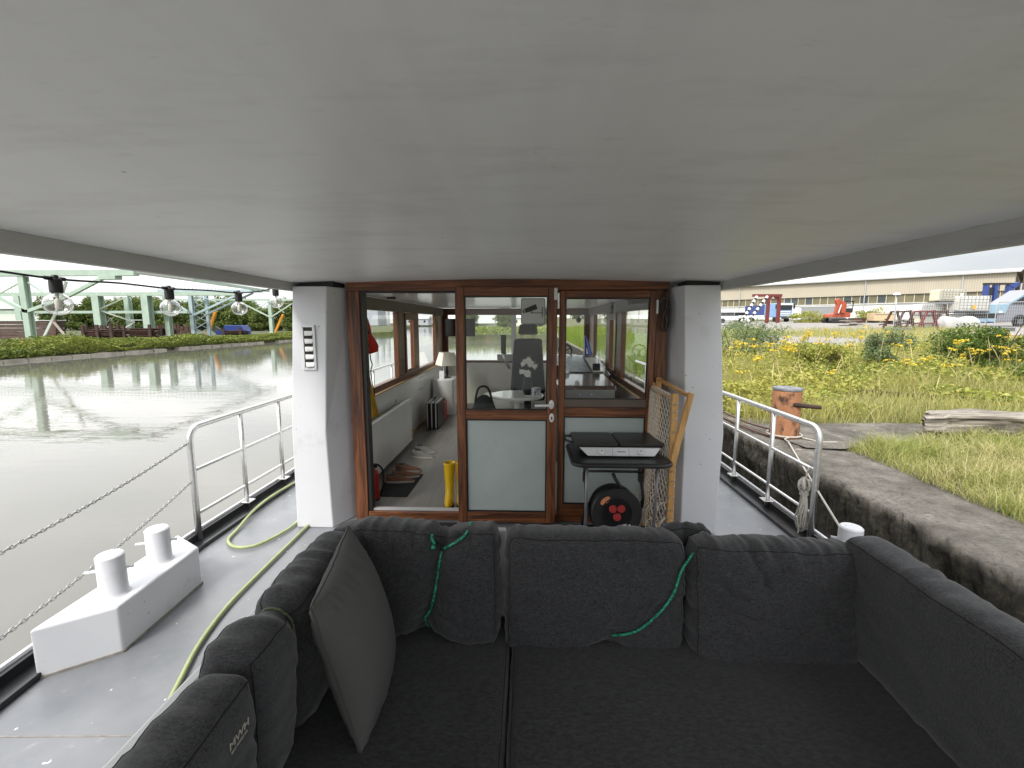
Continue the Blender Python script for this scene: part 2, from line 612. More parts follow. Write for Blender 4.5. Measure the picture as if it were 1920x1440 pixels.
def bitts(sx, cx):
    """double mooring bitts on a raised box at the deck edge"""
    X = lambda x: cx + sx * x
    dy = 0 if sx > 0 else .12
    P = [(X(.02), 1.84 + dy), (X(.27), 2.03 + dy), (X(.235), 2.64 + dy), (X(-.025), 2.80 + dy)]
    bx = MB()
    bx.hexa([(x, y, 0) for x, y in P], [(x, y, .25) for x, y in P])
    b = bx.build('double_bollard', 'white', boat, bevel=.012, seg=3)
    sm_b = MB()
    for a, b_ in zip(P, P[1:] + P[:1]):
        sm_b.bar((*a, .006), (*b_, .006), .012, .011)
    sm_b.build('base_contact_line', 'seamline', b)  # thin dark strip for the contact line and chipped edge at the foot
    for px, py, zt in ((.15, 2.14 + dy, .47), (.125, 2.47 + dy, .455 if sx > 0 else .475)):
        r = .061
        MB().lathe([(r + .012, .25), (r + .004, .256), (r, .265), (r, zt - .008), (r - .008, zt), (0, zt + .001)], (X(px), py, 0), 40).build('bollard_post', 'white', b, True)
        MB().tube([(X(px - .100), py - .045, zt - .085), (X(px + .085), py + .038, zt - .085)], .0075, 10).build('cross_pin', 'white', b, 'all')
    return b


bitts(1, -2.31)
bitts(-1, 2.02)

# ---- canopy over the aft deck
m, nt, bs = _nodes('canopy_paint')
v = _coords(nt, (1, 1, 1))
c = _ramp(nt, _noise(nt, v, 1.1, 5, .6), [(.3, (.845, .845, .84)), (.7, (.88, .88, .88))])
sm = _noise(nt, _coords(nt, (1.6, 5.5, 1)), 1.2, 7, .68)
c = _mix(nt, _ramp(nt, sm, [(.50, (0, 0, 0)), (.74, (.34, .34, .34))]), c, (.50, .49, .48))
st_ = _noise(nt, _coords(nt, (3.2, .12, 1)), 1.6, 4, .6)
c = _mix(nt, _ramp(nt, st_, [(.50, (0, 0, 0)), (.70, (.16, .16, .16))]), c, (.60, .59, .58))
sc2 = _noise(nt, _coords(nt, (7, 22, 1)), 1.0, 6, .75)
c = _mix(nt, _ramp(nt, sc2, [(.61, (0, 0, 0)), (.74, (.26, .26, .26))]), c, (.40, .39, .38))
sp = nt.nodes.new('ShaderNodeTexVoronoi')
sp.inputs['Scale'].default_value = 5.5
nt.links.new(v, sp.inputs['Vector'])
c = _mix(nt, _ramp(nt, sp.outputs['Distance'], [(.020, (.7, .7, .7)), (.034, (0, 0, 0))]), c, (.14, .13, .12))
rs = _noise(nt, v, 55, 3)
rm = _noise(nt, v, 1.35, 2)
rr = _mix(nt, 1.0, _ramp(nt, rs, [(.64, (0, 0, 0)), (.70, (.5, .5, .5))]), _ramp(nt, rm, [(.62, (0, 0, 0)), (.70, (1, 1, 1))]), 'MULTIPLY')
c = _mix(nt, rr, c, (.42, .27, .20))
nt.links.new(c, bs.inputs['Base Color'])
bs.inputs['Roughness'].default_value = .42
_bump(nt, bs, _noise(nt, _coords(nt, (1, 3, 1)), 2.2, 5), .25, .01)
M['canopy'] = m


def canpt(u, v, top=0):
    y = -1.6 + v * 5.45  # unseen rear overhang lengthened to darken the ceiling towards the camera
    a, b = xl(y), xr(y)
    x = a + (b - a) * u
    return (x, y, ze(y) + .036 * (1 - (2 * u - 1) ** 2) + (.075 if top else 0))


cb = MB()
nu, nv = 36, 24
cb.grid(lambda u, v: canpt(u, v), nu, nv)
k = len(cb.v)
cb.grid(lambda u, v: canpt(u, v, 1), nu, nv)
ring = [i for i in range(nu + 1)] + [(j + 1) * (nu + 1) - 1 for j in range(1, nv + 1)] + [nv * (nu + 1) + i for i in range(nu - 1, -1, -1)] + [j * (nu + 1) for j in range(nv - 1, 0, -1)]
for i in range(len(ring)):
    a, b = ring[i], ring[(i + 1) % len(ring)]
    cb.f.append((a, b, k + b, k + a))
can = cb.build('canopy', 'canopy', boat, True)
M['edge'] = mat('edge_paint', (.50, .50, .49), .5, var=.05, scale=3, stretch=(1, .4, 3), dirt=(.22, .21, .20), dscale=4, dlo=.58, dhi=.8)
for s, fx in ((-1, xl), (1, xr)):
    pts = [(-1.6, .09), (1.5, .086), (3.86, .058)]
    e = MB()
    for (ya, ha), (yb, hb_) in zip(pts, pts[1:]):
        A = [(fx(ya) - s * .004, ya, ze(ya) - ha), (fx(ya) + s * .045, ya, ze(ya) - ha), (fx(ya) + s * .045, ya, ze(ya) + .1), (fx(ya) - s * .004, ya, ze(ya) + .1)]
        B = [(fx(yb) - s * .004, yb, ze(yb) - hb_), (fx(yb) + s * .045, yb, ze(yb) - hb_), (fx(yb) + s * .045, yb, ze(yb) + .1), (fx(yb) - s * .004, yb, ze(yb) + .1)]
        e.hexa(A, B)
    eb = e.build('edge_beam', 'edge', can, bevel=.004)
    MB().tube([(fx(y) - s * .004, y, ze(y) + .002 + .002 * noise.noise(Vector((y * 9, s, 0)))) for y in [-.8 + .06 * q for q in range(77)]], [max(.0008, .0022 + .003 * noise.noise(Vector((y * 5, s, 3)))) for y in range(77)], 5).build('joint_seam', 'ink', can)
MB().tube([(-1.84, -1.3, 0), (-1.84, -1.3, 2.02)], .03, 12).build('canopy_post', 'white', boat, 'all')
MB().tube([(1.54, -1.3, 0), (1.54, -1.3, 2.02)], .03, 12).build('canopy_post', 'white', boat, 'all')

# ---- two white pillars beside the door, widest at the knuckle
for s, lv in ((-1, [(-1.87, -1.575, -1.445, 0), (-1.862, -1.592, -1.448, .79), (-1.785, -1.522, -1.438, 1.925)]),
              (1, [(1.482, 1.212, 1.10, 0), (1.50, 1.205, 1.10, .80), (1.412, 1.152, 1.09, 1.925)])):
    p = MB()
    for (a, b, c_, z0), (d, e_, f_, z1) in zip(lv, lv[1:]):
        p.hexa([(a, 3.45, z0), (b, 3.45, z0), (c_, 3.74, z0), (a, 3.74, z0)], [(d, 3.45, z1), (e_, 3.45, z1), (f_, 3.74, z1), (d, 3.74, z1)])
    p.f = [f for f in p.f if not (f == (4, 5, 6, 7) or f == (11, 10, 9, 8))]
    pil = p.build('pillar', 'white', boat, bevel=.008, seg=2)
    t = lv[2]
    MB().box(min(t[0], t[1]) + .03, max(t[0], t[1]) + .03, 3.50, 3.72, 1.925, 1.99).build('pillar_gasket', 'black', pil)
    if s < 0:
        fr = MB()
        x0, x1, z0, z1 = -1.735, -1.628, 1.29, 1.635
        for bx in ((x0, x1, z0, z0 + .018), (x0, x1, z1 - .018, z1), (x0, x0 + .018, z0 + .018, z1 - .018), (x1 - .018, x1, z0 + .018, z1 - .018)):
            fr.box(bx[0], bx[1], 3.437, 3.4495, bx[2], bx[3])
        vent = fr.build('air_vent', 'white2', pil, bevel=.002)
        MB().box(x0 + .018, x1 - .018, 3.447, 3.4492, z0 + .018, z1 - .018).build('vent_shade_panel', 'dkmetal', vent)  # flat dark panel, painted as the shade inside the vent
        sl = MB()
        for q in range(5):
            z = z0 + .025 + q * .060
            sl.hexa([(x0 + .019, 3.4465, z + .034), (x1 - .019, 3.4465, z + .034), (x1 - .019, 3.4465, z + .030), (x0 + .019, 3.4465, z + .030)],
                    [(x0 + .034, 3.423, z + .004), (x1 - .019, 3.431, z + .006), (x1 - .019, 3.431, z + .000), (x0 + .034, 3.423, z - .002)])
        sl.build('louvre', 'offwhite', vent)
        sc = MB()
        for zz in (z0 + .009, (z0 + z1) / 2, z1 - .009):
            for xx in (x0 + .009, x1 - .009):
                sc.ball((xx, 3.437, zz), .004, .002, .004, 8, 4)
        sc.build('screw', 'steel', vent)

# ---- door wall
wall = MB()
wall.box(-1.444, 1.093, 3.70, 3.76, 1.99, 2.03)
wall.build('head_strip', 'taupe', boat)
fr = MB().box(-1.444, -1.342, 3.622, 3.74, 0, 1.90)
f0 = fr.build('door_frame', 'woodv', boat, bevel=.004)
MB().box(1.0, 1.088, 3.622, 3.74, 0, 1.90).build('jamb', 'woodv', f0, bevel=.004)
MB().box(-1.444, 1.088, 3.620, 3.74, 1.902, 1.992).build('lintel', 'woodx', f0, bevel=.004)
MB().box(-1.340, .998, 3.624, 3.74, .004, .066).build('sill', 'woodx', f0, bevel=.004)
MB().box(-1.342, -1.315, 3.64, 3.72, .068, 1.90).build('door_seal', 'black', f0)
MB().box(-1.312, -.50, 3.66, 3.672, .067, .083).build('door_track', 'silver', f0)
MB().box(-1.312, -.50, 3.69, 3.70, .067, .080).build('door_track', 'silver', f0)
MB().box(-1.312, .99, 3.64, 3.72, 1.885, 1.90).build('door_seal', 'black', f0)


def leaf(name, x0, x1, z0, z1, y0, y1, st, rails, glasses):
    """one door leaf: stiles, cross rails with their z ranges, panes"""
    a = MB().box(x0, x0 + st, y0, y1, z0, z1)
    root = a.build(name, 'woodv', boat, bevel=.006, seg=3)
    MB().box(x1 - st, x1, y0, y1, z0, z1).build('stile', 'woodv', root, bevel=.006, seg=3)
    for r0, r1 in rails:
        MB().box(x0 + st, x1 - st, y0 + .002, y1 - .002, r0, r1).build('cross_rail', 'woodx', root, bevel=.005, seg=2)
    bd = MB()
    ym = (y0 + y1) / 2
    for nm, mt, g0, g1 in glasses:
        MB().box(x0 + st - .005, x1 - st + .005, ym - .006, ym + .006, g0 - .005, g1 + .005).build(nm, mt, root)
        for b in ((x0 + st, x1 - st, g0, g0 + .010), (x0 + st, x1 - st, g1 - .010, g1), (x0 + st, x0 + st + .010, g0 + .010, g1 - .010), (x1 - st - .010, x1 - st, g0 + .010, g1 - .010)):
            bd.box(b[0], b[1], ym - .015, ym - .0065, b[2], b[3])
    bd.build('glazing_bead', 'black', root)
    return root


door = leaf('sliding_door', -.565, .226, .022, 1.925, 3.545, 3.600, .072, [(.022, .112), (.885, .962), (1.855, 1.925)],
            [('upper_pane', 'glass', .962, 1.855), ('lower_pane', 'frost', .112, .885)])
hd = MB()
hd.lathe([(.021, 0), (.021, .008), (.018, .011)], (0, 0, 0), 20, Matrix.Translation((.187, 3.545, 1.012)) @ Matrix.Rotation(R(90), 4, 'X') @ Matrix.Diagonal((1, 1.7, 1, 1)))
hd.tube([(.187, 3.54, 1.012), (.187, 3.497, 1.012), (.180, 3.492, 1.012), (.055, 3.492, 1.010)], .0105, 10)
hd.build('door_handle', 'white2', door, True)
kp = MB().lathe([(.019, 0), (.019, .007), (.016, .009)], (0, 0, 0), 20, Matrix.Translation((.190, 3.545, .905)) @ Matrix.Rotation(R(90), 4, 'X') @ Matrix.Diagonal((1, 1.9, 1, 1)))
kp.build('lock_plate', 'white2', door, True)
MB().box(.185, .195, 3.533, 3.537, .892, .915).build('keyhole', 'ink', door)
MB().box(.198, .224, 3.537, 3.546, 1.825, 1.915).build('hinge_cover', 'white2', door, bevel=.003)
side = leaf('side_panel', .245, .985, .075, 1.898, 3.585, 3.640, .045, [(.075, .17), (.905, .985), (1.842, 1.898)],
            [('upper_pane', 'glass', 1.045, 1.842), ('lower_pane', 'frost', .17, .905)])
MB().box(.29, .94, 3.592, 3.634, .986, 1.045).build('pane_sill', 'taupe', side)
for z in (1.0, 1.72):
    MB().box(.986, 1.000, 3.572, 3.596, z, z + .105).build('hinge', 'white2', side, bevel=.003)

# ---- wheelhouse
m, nt, bs = _nodes('vinyl_floor')
br = nt.nodes.new('ShaderNodeTexBrick')
v = _coords(nt, (1, 1, 1))
rot = nt.nodes.new('ShaderNodeMapping')
rot.inputs['Rotation'].default_value = (0, 0, R(90))
nt.links.new(v, rot.inputs['Vector'])
nt.links.new(rot.outputs[0], br.inputs['Vector'])
br.inputs['Scale'].default_value = 1
br.inputs['Brick Width'].default_value = 1.2
br.inputs['Row Height'].default_value = .18
br.inputs['Mortar Size'].default_value = .0015
br.inputs['Color1'].default_value = (.20, .185, .17, 1)
br.inputs['Color2'].default_value = (.25, .235, .215, 1)
br.inputs['Mortar'].default_value = (.10, .09, .08, 1)
g = _noise(nt, _coords(nt, (26, 2, 1)), 1.0, 5, .6)
c = _mix(nt, _ramp(nt, g, [(.35, (.5, .5, .5)), (.65, (0, 0, 0))]), br.outputs['Color'], (.14, .13, .12))
nt.links.new(c, bs.inputs['Base Color'])
bs.inputs['Roughness'].default_value = .38
M['vinyl'] = m
MB().box(-1.70, 1.20, 3.742, 9.1, .002, .012).build('cabin_floor', 'vinyl', boat)
cl = MB()
for q in range(18):
    y = 3.78 + q * .297
    cl.box(-1.70, 1.20, y, y + .292, 1.925, 1.935)
cl.build('cabin_ceiling', 'offwhite', boat)
MB().box(-1.84, 1.34, 3.765, 9.25, 1.937, 2.05).build('cabin_roof', 'white', boat, bevel=.01)
for xa, xb, sg in ((-1.765, -1.70, 1), (1.20, 1.265, -1)):
    MB().box(xa, xb, 3.745, 9.1, .012, .865).build('side_wall', 'offwhite', boat)
    wd = MB()
    wd.box(xa - .002, xb + .002, 3.745, 9.1, .868, .935)
    wd.box(xa - .002, xb + .002, 3.745, 9.1, 1.785, 1.92)
    for a, b in ((3.745, 3.80), (5.94, 6.26), (6.80, 7.08), (8.42, 9.1)):
        wd.box(xa, xb, a, b, .937, 1.783)
    ww = wd.build('window_frame', 'woody', boat, bevel=.004)
    xin = xb if sg > 0 else xa
    MB().box(min(xin + sg * .003, xin + sg * .02), max(xin + sg * .003, xin + sg * .02), 3.76, 9.08, 1.785, 1.92).build('pelmet', 'taupe', ww)
    MB().box(min(xin + sg * .003, xin + sg * .045), max(xin + sg * .003, xin + sg * .045), 3.76, 9.08, .850, .868).build('shelf', 'beech', ww)
    fm = MB()
    for a, b, z0, z1 in ((3.80, 5.94, .937, 1.783), (6.26, 6.80, .937, 1.783), (7.08, 8.42, .937, 1.783)):
        xm = (xa + xb) / 2
        MB().box(xm - .004, xm + .004, a, b, z0, z1).build('window_pane', 'glass', ww)
    fm.box(xin - .004, xin + sg * .012 if sg > 0 else xin + .004, 6.262, 6.33, .94, 1.78) if sg > 0 else fm.box(xin - .012, xin + .004, 6.262, 6.33, .94, 1.78)
    xa2, xb2 = (xin - .004, xin + .012) if sg > 0 else (xin - .012, xin + .004)
    fm.box(xa2, xb2, 6.73, 6.798, .94, 1.78)
    fm.box(xa2, xb2, 6.332, 6.728, .94, .99)
    fm.box(xa2, xb2, 6.332, 6.728, 1.68, 1.78)
    fm.build('opening_light', 'woodv', ww, bevel=.003)
    MB().box(min(xin + sg * .003, xin + sg * .012), max(xin + sg * .003, xin + sg * .012), 3.76, 9.08, .013, .065).build('skirting', 'beech', boat)
MB().box(-1.698, 1.198, 9.1, 9.16, .012, .84).build('front_wall', 'cream', boat)
fw = MB()
fw.box(-1.765, 1.265, 9.1, 9.17, .842, .89)
fw.box(-1.765, 1.265, 9.1, 9.17, 1.79, 1.92)
fw.box(-1.765, -1.60, 9.1, 9.17, .89, 1.79)
fw.box(1.11, 1.265, 9.1, 9.17, .89, 1.79)
wf = fw.build('front_window_frame', 'woody', boat)
MB().box(-.33, -.235, 9.1, 9.17, .89, 1.79).build('mullion', 'white', wf)
MB().box(-1.60, 1.11, 9.13, 9.138, .89, 1.79).build('window_pane', 'glass', wf)
MB().lathe([(.045, 0), (.045, -.012), (.055, -.012), (.05, -.02), (0, -.022)], (-1.50, 5.02, 1.9245), 20).build('ceiling_spot', 'dkmetal', boat, True)
hk = MB()
for z in (.60, .78):
    for y in (7.05, 7.2):
        hk.cyl((-1.70, y, z), .012, .006, 10, Matrix.Rotation(R(90), 4, 'Y'))
hk.build('wall_sockets', 'ink', boat)


# ================================================================ corner sofa
sofa = thing('corner_sofa', 'charcoal corner sofa with loose back cushions on a white metal frame', 'sofa', (.25, 1.2, 0))
fr = MB()
fr.box(-.90, -.865, .05, 1.86, .10, .725)
fr.box(-.865, 1.385, 1.825, 1.86, .10, .70)
fr.box(1.385, 1.42, .05, 1.86, .10, .725)
fr.build('frame', 'white2', sofa, bevel=.008)
MB().box(-.862, 1.382, .35, 1.822, .16, .262).build('seat_platform', 'white2', sofa, bevel=.006)
MB().box(-.128, -.088, 1.79, 1.822, .262, .80).build('upright', 'white2', sofa, bevel=.006)
for x, y in ((-.88, .1), (-.88, 1.84), (1.40, .1), (1.40, 1.84)):
    MB().box(x - .02, x + .02, y - .02, y + .02, .004, .10).build('leg', 'white2', sofa)


def axis_coords(h, r, n):
    a = [-h, -h + .12 * r, -h + .3 * r, -h + .6 * r]
    b = list(np.linspace(-h + r, h - r, n))
    return a + b + [-x for x in a[::-1]]


def cushion(name, mtx, w, h, t, r=.05, bulge=.02, pinch=(), wr=.004, nu=34, nv=22, material='fab', label=None, seed=0, cut=(), parent=None, seam=True):
    """box cushion: w along local x, h along local z, t along local y; pinch = cords as polylines (points in x,z), depth, width"""
    r = min(r, t * .48)
    cx, cz, cy = axis_coords(w / 2, r, nu), axis_coords(h / 2, r, nv), axis_coords(t / 2, r, 4)
    r2 = random.Random(seed)
    off = Vector((r2.random() * 50, r2.random() * 50, r2.random() * 50))

    def segd(p, a, b):
        ab = (b[0] - a[0], b[1] - a[1])
        l2 = ab[0] ** 2 + ab[1] ** 2 + 1e-12
        k = max(0, min(1, ((p[0] - a[0]) * ab[0] + (p[1] - a[1]) * ab[1]) / l2))
        return math.hypot(p[0] - a[0] - k * ab[0], p[1] - a[1] - k * ab[1])

    def shape(x, y, z):
        q = Vector((x, y, z))
        inn = Vector((max(-w / 2 + r, min(w / 2 - r, x)), max(-t / 2 + r, min(t / 2 - r, y)), max(-h / 2 + r, min(h / 2 - r, z))))
        d = q - inn
        nrm = d.normalized() if d.length > 1e-9 else Vector((0, 0, 0))
        if d.length > 1e-9:
            q = inn + nrm * r
        u, v_, s = 2 * q.x / w, 2 * q.z / h, 2 * q.y / t
        bu, bv = max(0, 1 - u * u), max(0, 1 - v_ * v_)
        q.y += s * bulge * (bu * bv) ** .6
        q.x += u * bulge * .35 * bv ** .5 * max(0, 1 - s * s)
        q.z += v_ * bulge * .5 * bu ** .5 * max(0, 1 - s * s)
        # sagging outline
        q.z += .012 * noise.noise(Vector((q.x * 3.1, seed * 7.7, v_))) + .006 * noise.noise(Vector((q.x * 9, seed * 3.1, v_ * 2)))
        q.y += .008 * noise.noise(Vector((q.x * 4, q.z * 4, seed * 5.3 + s)))
        # wrinkles: folds running in from the edges
        e = max(abs(u), abs(v_)) ** 3
        wv = noise.noise(Vector((q.x * 34, q.z * 9, q.y * 5)) + off) if abs(v_) > abs(u) else noise.noise(Vector((q.x * 9, q.z * 34, q.y * 5)) + off)
        q += nrm * wr * 2.1 * wv * e
        fold = noise.noise(Vector((q.x * 5 + q.z * 13, q.z * 3 - q.x * 2, seed * 2.3)) + off)
        q.y += (1 if s > 0 else -1) * min(1, abs(s)) * wr * 1.5 * max(0, fold - .12) * 2 * (1 - .5 * bu * bv)
        q.y += (1 if s > 0 else -1) * min(1, abs(s)) * wr * .9 * noise.noise(Vector((q.x * 11, q.z * 16, 3)) + off)
        for line, dep, wid in pinch:
            dd = min(segd((q.x, q.z), a, b) for a, b in zip(line, line[1:]))
            kf = math.exp(-(dd / wid) ** 2)
            q.y -= s * dep * kf
            kw = math.exp(-(dd / (wid * 2.6)) ** 2)
            a0 = line[0]
            ang = math.atan2(q.z - line[len(line) // 2][1], q.x - line[len(line) // 2][0])
            q.y += (1 if s > 0 else -1) * min(1, abs(s) * 1.2) * wr * 2.2 * kw * noise.noise(Vector((ang * 4.5, q.z * 22, seed)))
        for (px, pz, dx, dz, wid) in cut:
            kf = math.exp(-(((q.x - px) / wid) ** 2 + ((q.z - pz) / (wid * 1.4)) ** 2))
            q.x += dx * kf
            q.z += dz * kf
        return mtx @ q

    mb = MB()
    X, Y, Z = cx, cy, cz
    for sgn in (-1, 1):
        mb.grid(lambda a, b: shape(X[round(a * (len(X) - 1))], sgn * t / 2, Z[round(b * (len(Z) - 1))]), len(X) - 1, len(Z) - 1)
        mb.grid(lambda a, b: shape(X[round(a * (len(X) - 1))], Y[round(b * (len(Y) - 1))], sgn * h / 2), len(X) - 1, len(Y) - 1)
        mb.grid(lambda a, b: shape(sgn * w / 2, Y[round(b * (len(Y) - 1))], Z[round(a * (len(Z) - 1))]), len(Z) - 1, len(Y) - 1)
    o = mb.build(name, material, parent or sofa, 'all', label=label)
    if seam:
        pm = MB()
        for sgn in (-1, 1):
            loop = [(x, -h / 2) for x in X[1:-1]] + [(w / 2, z) for z in Z[1:-1]] + [(x, h / 2) for x in X[1:-1][::-1]] + [(-w / 2, z) for z in Z[1:-1][::-1]]
            pm.tube([shape(a, sgn * (t / 2 - .02 * r), b) for a, b in loop], .0017, 5, True)
        pm.build('piping', 'piping', o, 'all')
    return o, shape


T = Matrix.Translation
RX = lambda a: Matrix.Rotation(R(a), 4, 'X')
RY = lambda a: Matrix.Rotation(R(a), 4, 'Y')
RZ = lambda a: Matrix.Rotation(R(a), 4, 'Z')

# seat cushions lie flat: local z -> world Y
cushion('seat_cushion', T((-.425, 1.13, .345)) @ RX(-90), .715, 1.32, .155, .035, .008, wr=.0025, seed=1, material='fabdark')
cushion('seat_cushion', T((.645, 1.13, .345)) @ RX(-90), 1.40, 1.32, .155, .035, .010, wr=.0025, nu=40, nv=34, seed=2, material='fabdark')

# back cushions
cord1 = [(.115, .21), (.098, .13), (.09, .02), (.075, -.08), (.045, -.21)]
c1, sh1 = cushion('back_cushion', T((-.445, 1.70, .630)) @ RX(-6), .665, .450, .165, .05, .020,
                  [(cord1, .050, .035), ([(.115, .17), (.21, .215)], .022, .028), ([(.10, .10), (.02, .06)], .007, .012), ([(.09, .05), (.17, .0)], .007, .012), ([(.07, -.09), (.16, -.13)], .006, .013), ([(-.10, .23), (-.06, .14)], .006, .012), ([(-.02, .23), (.03, .15)], .006, .011), ([(-.19, .23), (-.17, .17)], .006, .012)], .0055, 76, 46, seed=3, label='left back cushion pinched by a green cord',
                  cut=[(.045, -.225, 0, .055, .10), (.13, .225, 0, -.030, .05)])
cord2 = [(.335, .215), (.30, .10), (.245, -.01), (.17, -.10), (.06, -.185)]
c2, sh2 = cushion('back_cushion', T((.262, 1.70, .607)) @ RX(-5), .685, .465, .165, .05, .020,
                  [(cord2[1:], .010, .022), ([(.02, .23), (.09, .15), (.16, .17)], .006, .012), ([(.18, .235), (.205, .15)], .005, .010), ([(-.30, -.05), (-.22, .01)], .004, .012), ([(.12, -.05), (.19, -.02)], .005, .012)], .0045, 76, 44, seed=4, label='middle back cushion crossed by a green cord', cut=[(.05, -.232, 0, .050, .10)])
c3, sh3 = cushion('back_cushion', T((.928, 1.655, .592)) @ RX(-6) @ RZ(-1.5), .60, .475, .175, .055, .026,
                  [([(-.30, .22), (-.30, .12)], .03, .05), ([(-.27, .17), (-.19, .09), (-.13, .05)], .009, .012), ([(-.28, .08), (-.20, .02), (-.09, -.02)], .008, .012), ([(-.12, .235), (-.07, .15), (-.05, .10)], .009, .012), ([(-.03, .235), (.0, .16)], .007, .011), ([(.06, .235), (.08, .19)], .006, .011), ([(-.27, -.02), (-.17, -.08)], .005, .013)], .006, 76, 46, seed=5, label='right back cushion with creases at its upper corner')
cushion('back_cushion', T((.645, 1.775, .66)) @ RX(-4), .20, .36, .09, .04, .012, [([(.0, .18), (.0, -.1)], .02, .04)], .006, 14, 16, seed=9,
        label='crumpled cushion end bound between the middle and right cushions')
# arm cushions: local x -> world Y
cushion('arm_cushion', T((1.272, .88, .640)) @ RZ(90) @ RX(-3), 1.60, .455, .155, .05, .014, wr=.0055, nu=60, nv=20, seed=6, label='long right arm cushion')
cordL = [(-.14, .21), (-.14, -.2)]
ca, sha = cushion('arm_cushion', T((-.735, 1.315, .640)) @ RZ(90) @ RX(3), .72, .445, .165, .06, .018, [(cordL, .045, .035)], .0055, 44, 24, seed=7,
                  label='left arm cushion pinched by a thin cord', cut=[(-.14, .23, 0, -.030, .045)])
cm, shm = cushion('arm_cushion', T((-.715, .46, .625)) @ RZ(90) @ RX(3), .98, .455, .15, .05, .014, wr=.004, nu=50, nv=22, seed=8, label='front left arm cushion with pale lettering')


def on_face(shape, x, z, y, nudge=.0012):
    """matrix that lays lettering on a cushion face at local x, z"""
    p = Vector(shape(x, y, z))
    a = (Vector(shape(x + .02, y, z)) - Vector(shape(x - .02, y, z))).normalized()
    b = (Vector(shape(x, y, z + .02)) - Vector(shape(x, y, z - .02))).normalized()
    nrm = a.cross(b).normalized()
    if (Vector((0, 0, 1.66)) - p).dot(nrm) < 0:
        nrm = -nrm
    b = nrm.cross(a).normalized()
    mm = Matrix((a, b, nrm)).transposed().to_4x4()
    mm.translation = p + nrm * nudge
    return mm


mm = on_face(shm, .400, .145, -.075, .003)
place_text('MWH', .027, mm @ T((0, 0, 0)), 'lettering', 'print', cm)
place_text('DAS ORIGINAL', .0085, mm @ T((0, -.013, 0)), 'lettering', 'print', cm)

# ---- loose taupe pillow leaning on the left arm
TF, TB, BF, BB = Vector((-.605, 1.155, .865)), Vector((-.650, 1.545, .925)), Vector((-.475, 1.135, .428)), Vector((-.515, 1.52, .432))


def pillow_pt(u, v, s):
    u_, v_ = 2 * u - 1, 2 * v - 1
    ex = .045
    uu = .5 + .5 * u_ * (1 - ex * (1 - v_ * v_))
    vv = .5 + .5 * v_ * (1 - ex * (1 - u_ * u_))
    p = (BF * (1 - uu) + BB * uu) * (1 - vv) + (TF * (1 - uu) + TB * uu) * vv
    nrm = (TF - BF).cross(BB - BF).normalized()
    if nrm.x < 0:
        nrm = -nrm
    k = max(0, (1 - u_ ** 2) * (1 - v_ ** 2))
    th = (.112 if s * nrm.x > 0 else .075) * k ** .46
    ed = max(abs(u_), abs(v_))
    wv = noise.noise(Vector((u * 30, v * 5, s * 3 + 1))) if abs(v_) > abs(u_) else noise.noise(Vector((u * 5, v * 30, s * 3 + 9)))
    wk = math.exp(-((ed - .86) / .16) ** 2) if k > 0 else 0
    cr = max(0, abs(u_) + abs(v_) - 1.55)
    wv2 = noise.noise(Vector(((u - v) * 26, s, 5)))
    off = s * th + wk * .0075 * wv * (1 if k > 0 else 0) + .012 * cr * wv2 * (1 if k > 0 else .6)
    off += .004 * noise.noise(Vector((u * 6, v * 6, s * 4)))
    return p + nrm * off


pl = thing('scatter_cushion', 'plain taupe grey scatter cushion standing against the left arm of the sofa', 'cushion', (-.52, 1.34, .42))
pm = MB()
for s in (-1, 1):
    pm.grid(lambda a, b: pillow_pt(.5 - .5 * math.cos(math.pi * a), .5 - .5 * math.cos(math.pi * b), s), 56, 56)
pm.build('cover', 'pillow', pl, 'all')
sl = [pillow_pt(t_ / 30, 0, 0) for t_ in range(30)] + [pillow_pt(1, t_ / 30, 0) for t_ in range(30)] + [pillow_pt(1 - t_ / 30, 1, 0) for t_ in range(30)] + [pillow_pt(0, 1 - t_ / 30, 0) for t_ in range(30)]
M['seamgrey'] = mat('seam_thread', (.07, .066, .062), .9)
MB().tube(sl, .0024, 6, True).build('seam', 'seamgrey', pl, 'all')

# ---- bungee cords
m, nt, bs = _nodes('green_cord')
v = _coords(nt, (1, 1, 1))
ck = nt.nodes.new('ShaderNodeTexVoronoi')
ck.inputs['Scale'].default_value = 170
nt.links.new(v, ck.inputs['Vector'])
c = _ramp(nt, ck.outputs['Color'], [(.25, (.004, .10, .055)), (.45, (.012, .30, .16)), (.7, (.03, .42, .26)), (.9, (.09, .52, .36))])
nt.links.new(c, bs.inputs['Base Color'])
bs.inputs['Roughness'].default_value = .6
M['cord'] = m


def front(shape, x, z, t, lift=.006):
    return Vector(shape(x, -t / 2, z)) + Vector((0, -lift, 0))


g1 = thing('bungee_cord', 'green braided bungee cord hooked in a Y round the left back cushion', 'cord', (-.36, 1.60, .5))
pts = [front(sh1, x, z, .165) for x, z in ((.115, .155), (.105, .10), (.095, .03), (.082, -.06), (.066, -.13), (.045, -.185))] + [Vector((-.395, 1.68, .435))]
MB().tube(spline(pts, 6), .0048, 8).build('cord', 'cord', g1, 'all')
MB().tube(spline([front(sh1, .115, .155, .165, .010), front(sh1, .16, .195, .165, .008), front(sh1, .205, .222, .165, .004), Vector((-.225, 1.73, .862))], 6), .0048, 8).build('cord', 'cord', g1, 'all')
MB().tube(spline([front(sh1, .078, .235, .165, .004), front(sh1, .078, .215, .165, .012), front(sh1, .088, .188, .165, .014)], 6), .0048, 8).build('cord_end', 'cord', g1, 'all')
MB().tube(spline([front(sh1, .088, .205, .165, .012), front(sh1, .100, .18, .165, .016), front(sh1, .117, .150, .165, .016)], 6), .0028, 8).build('hook', 'black', g1, 'all')
kb = front(sh1, .083, .172, .165, .012)
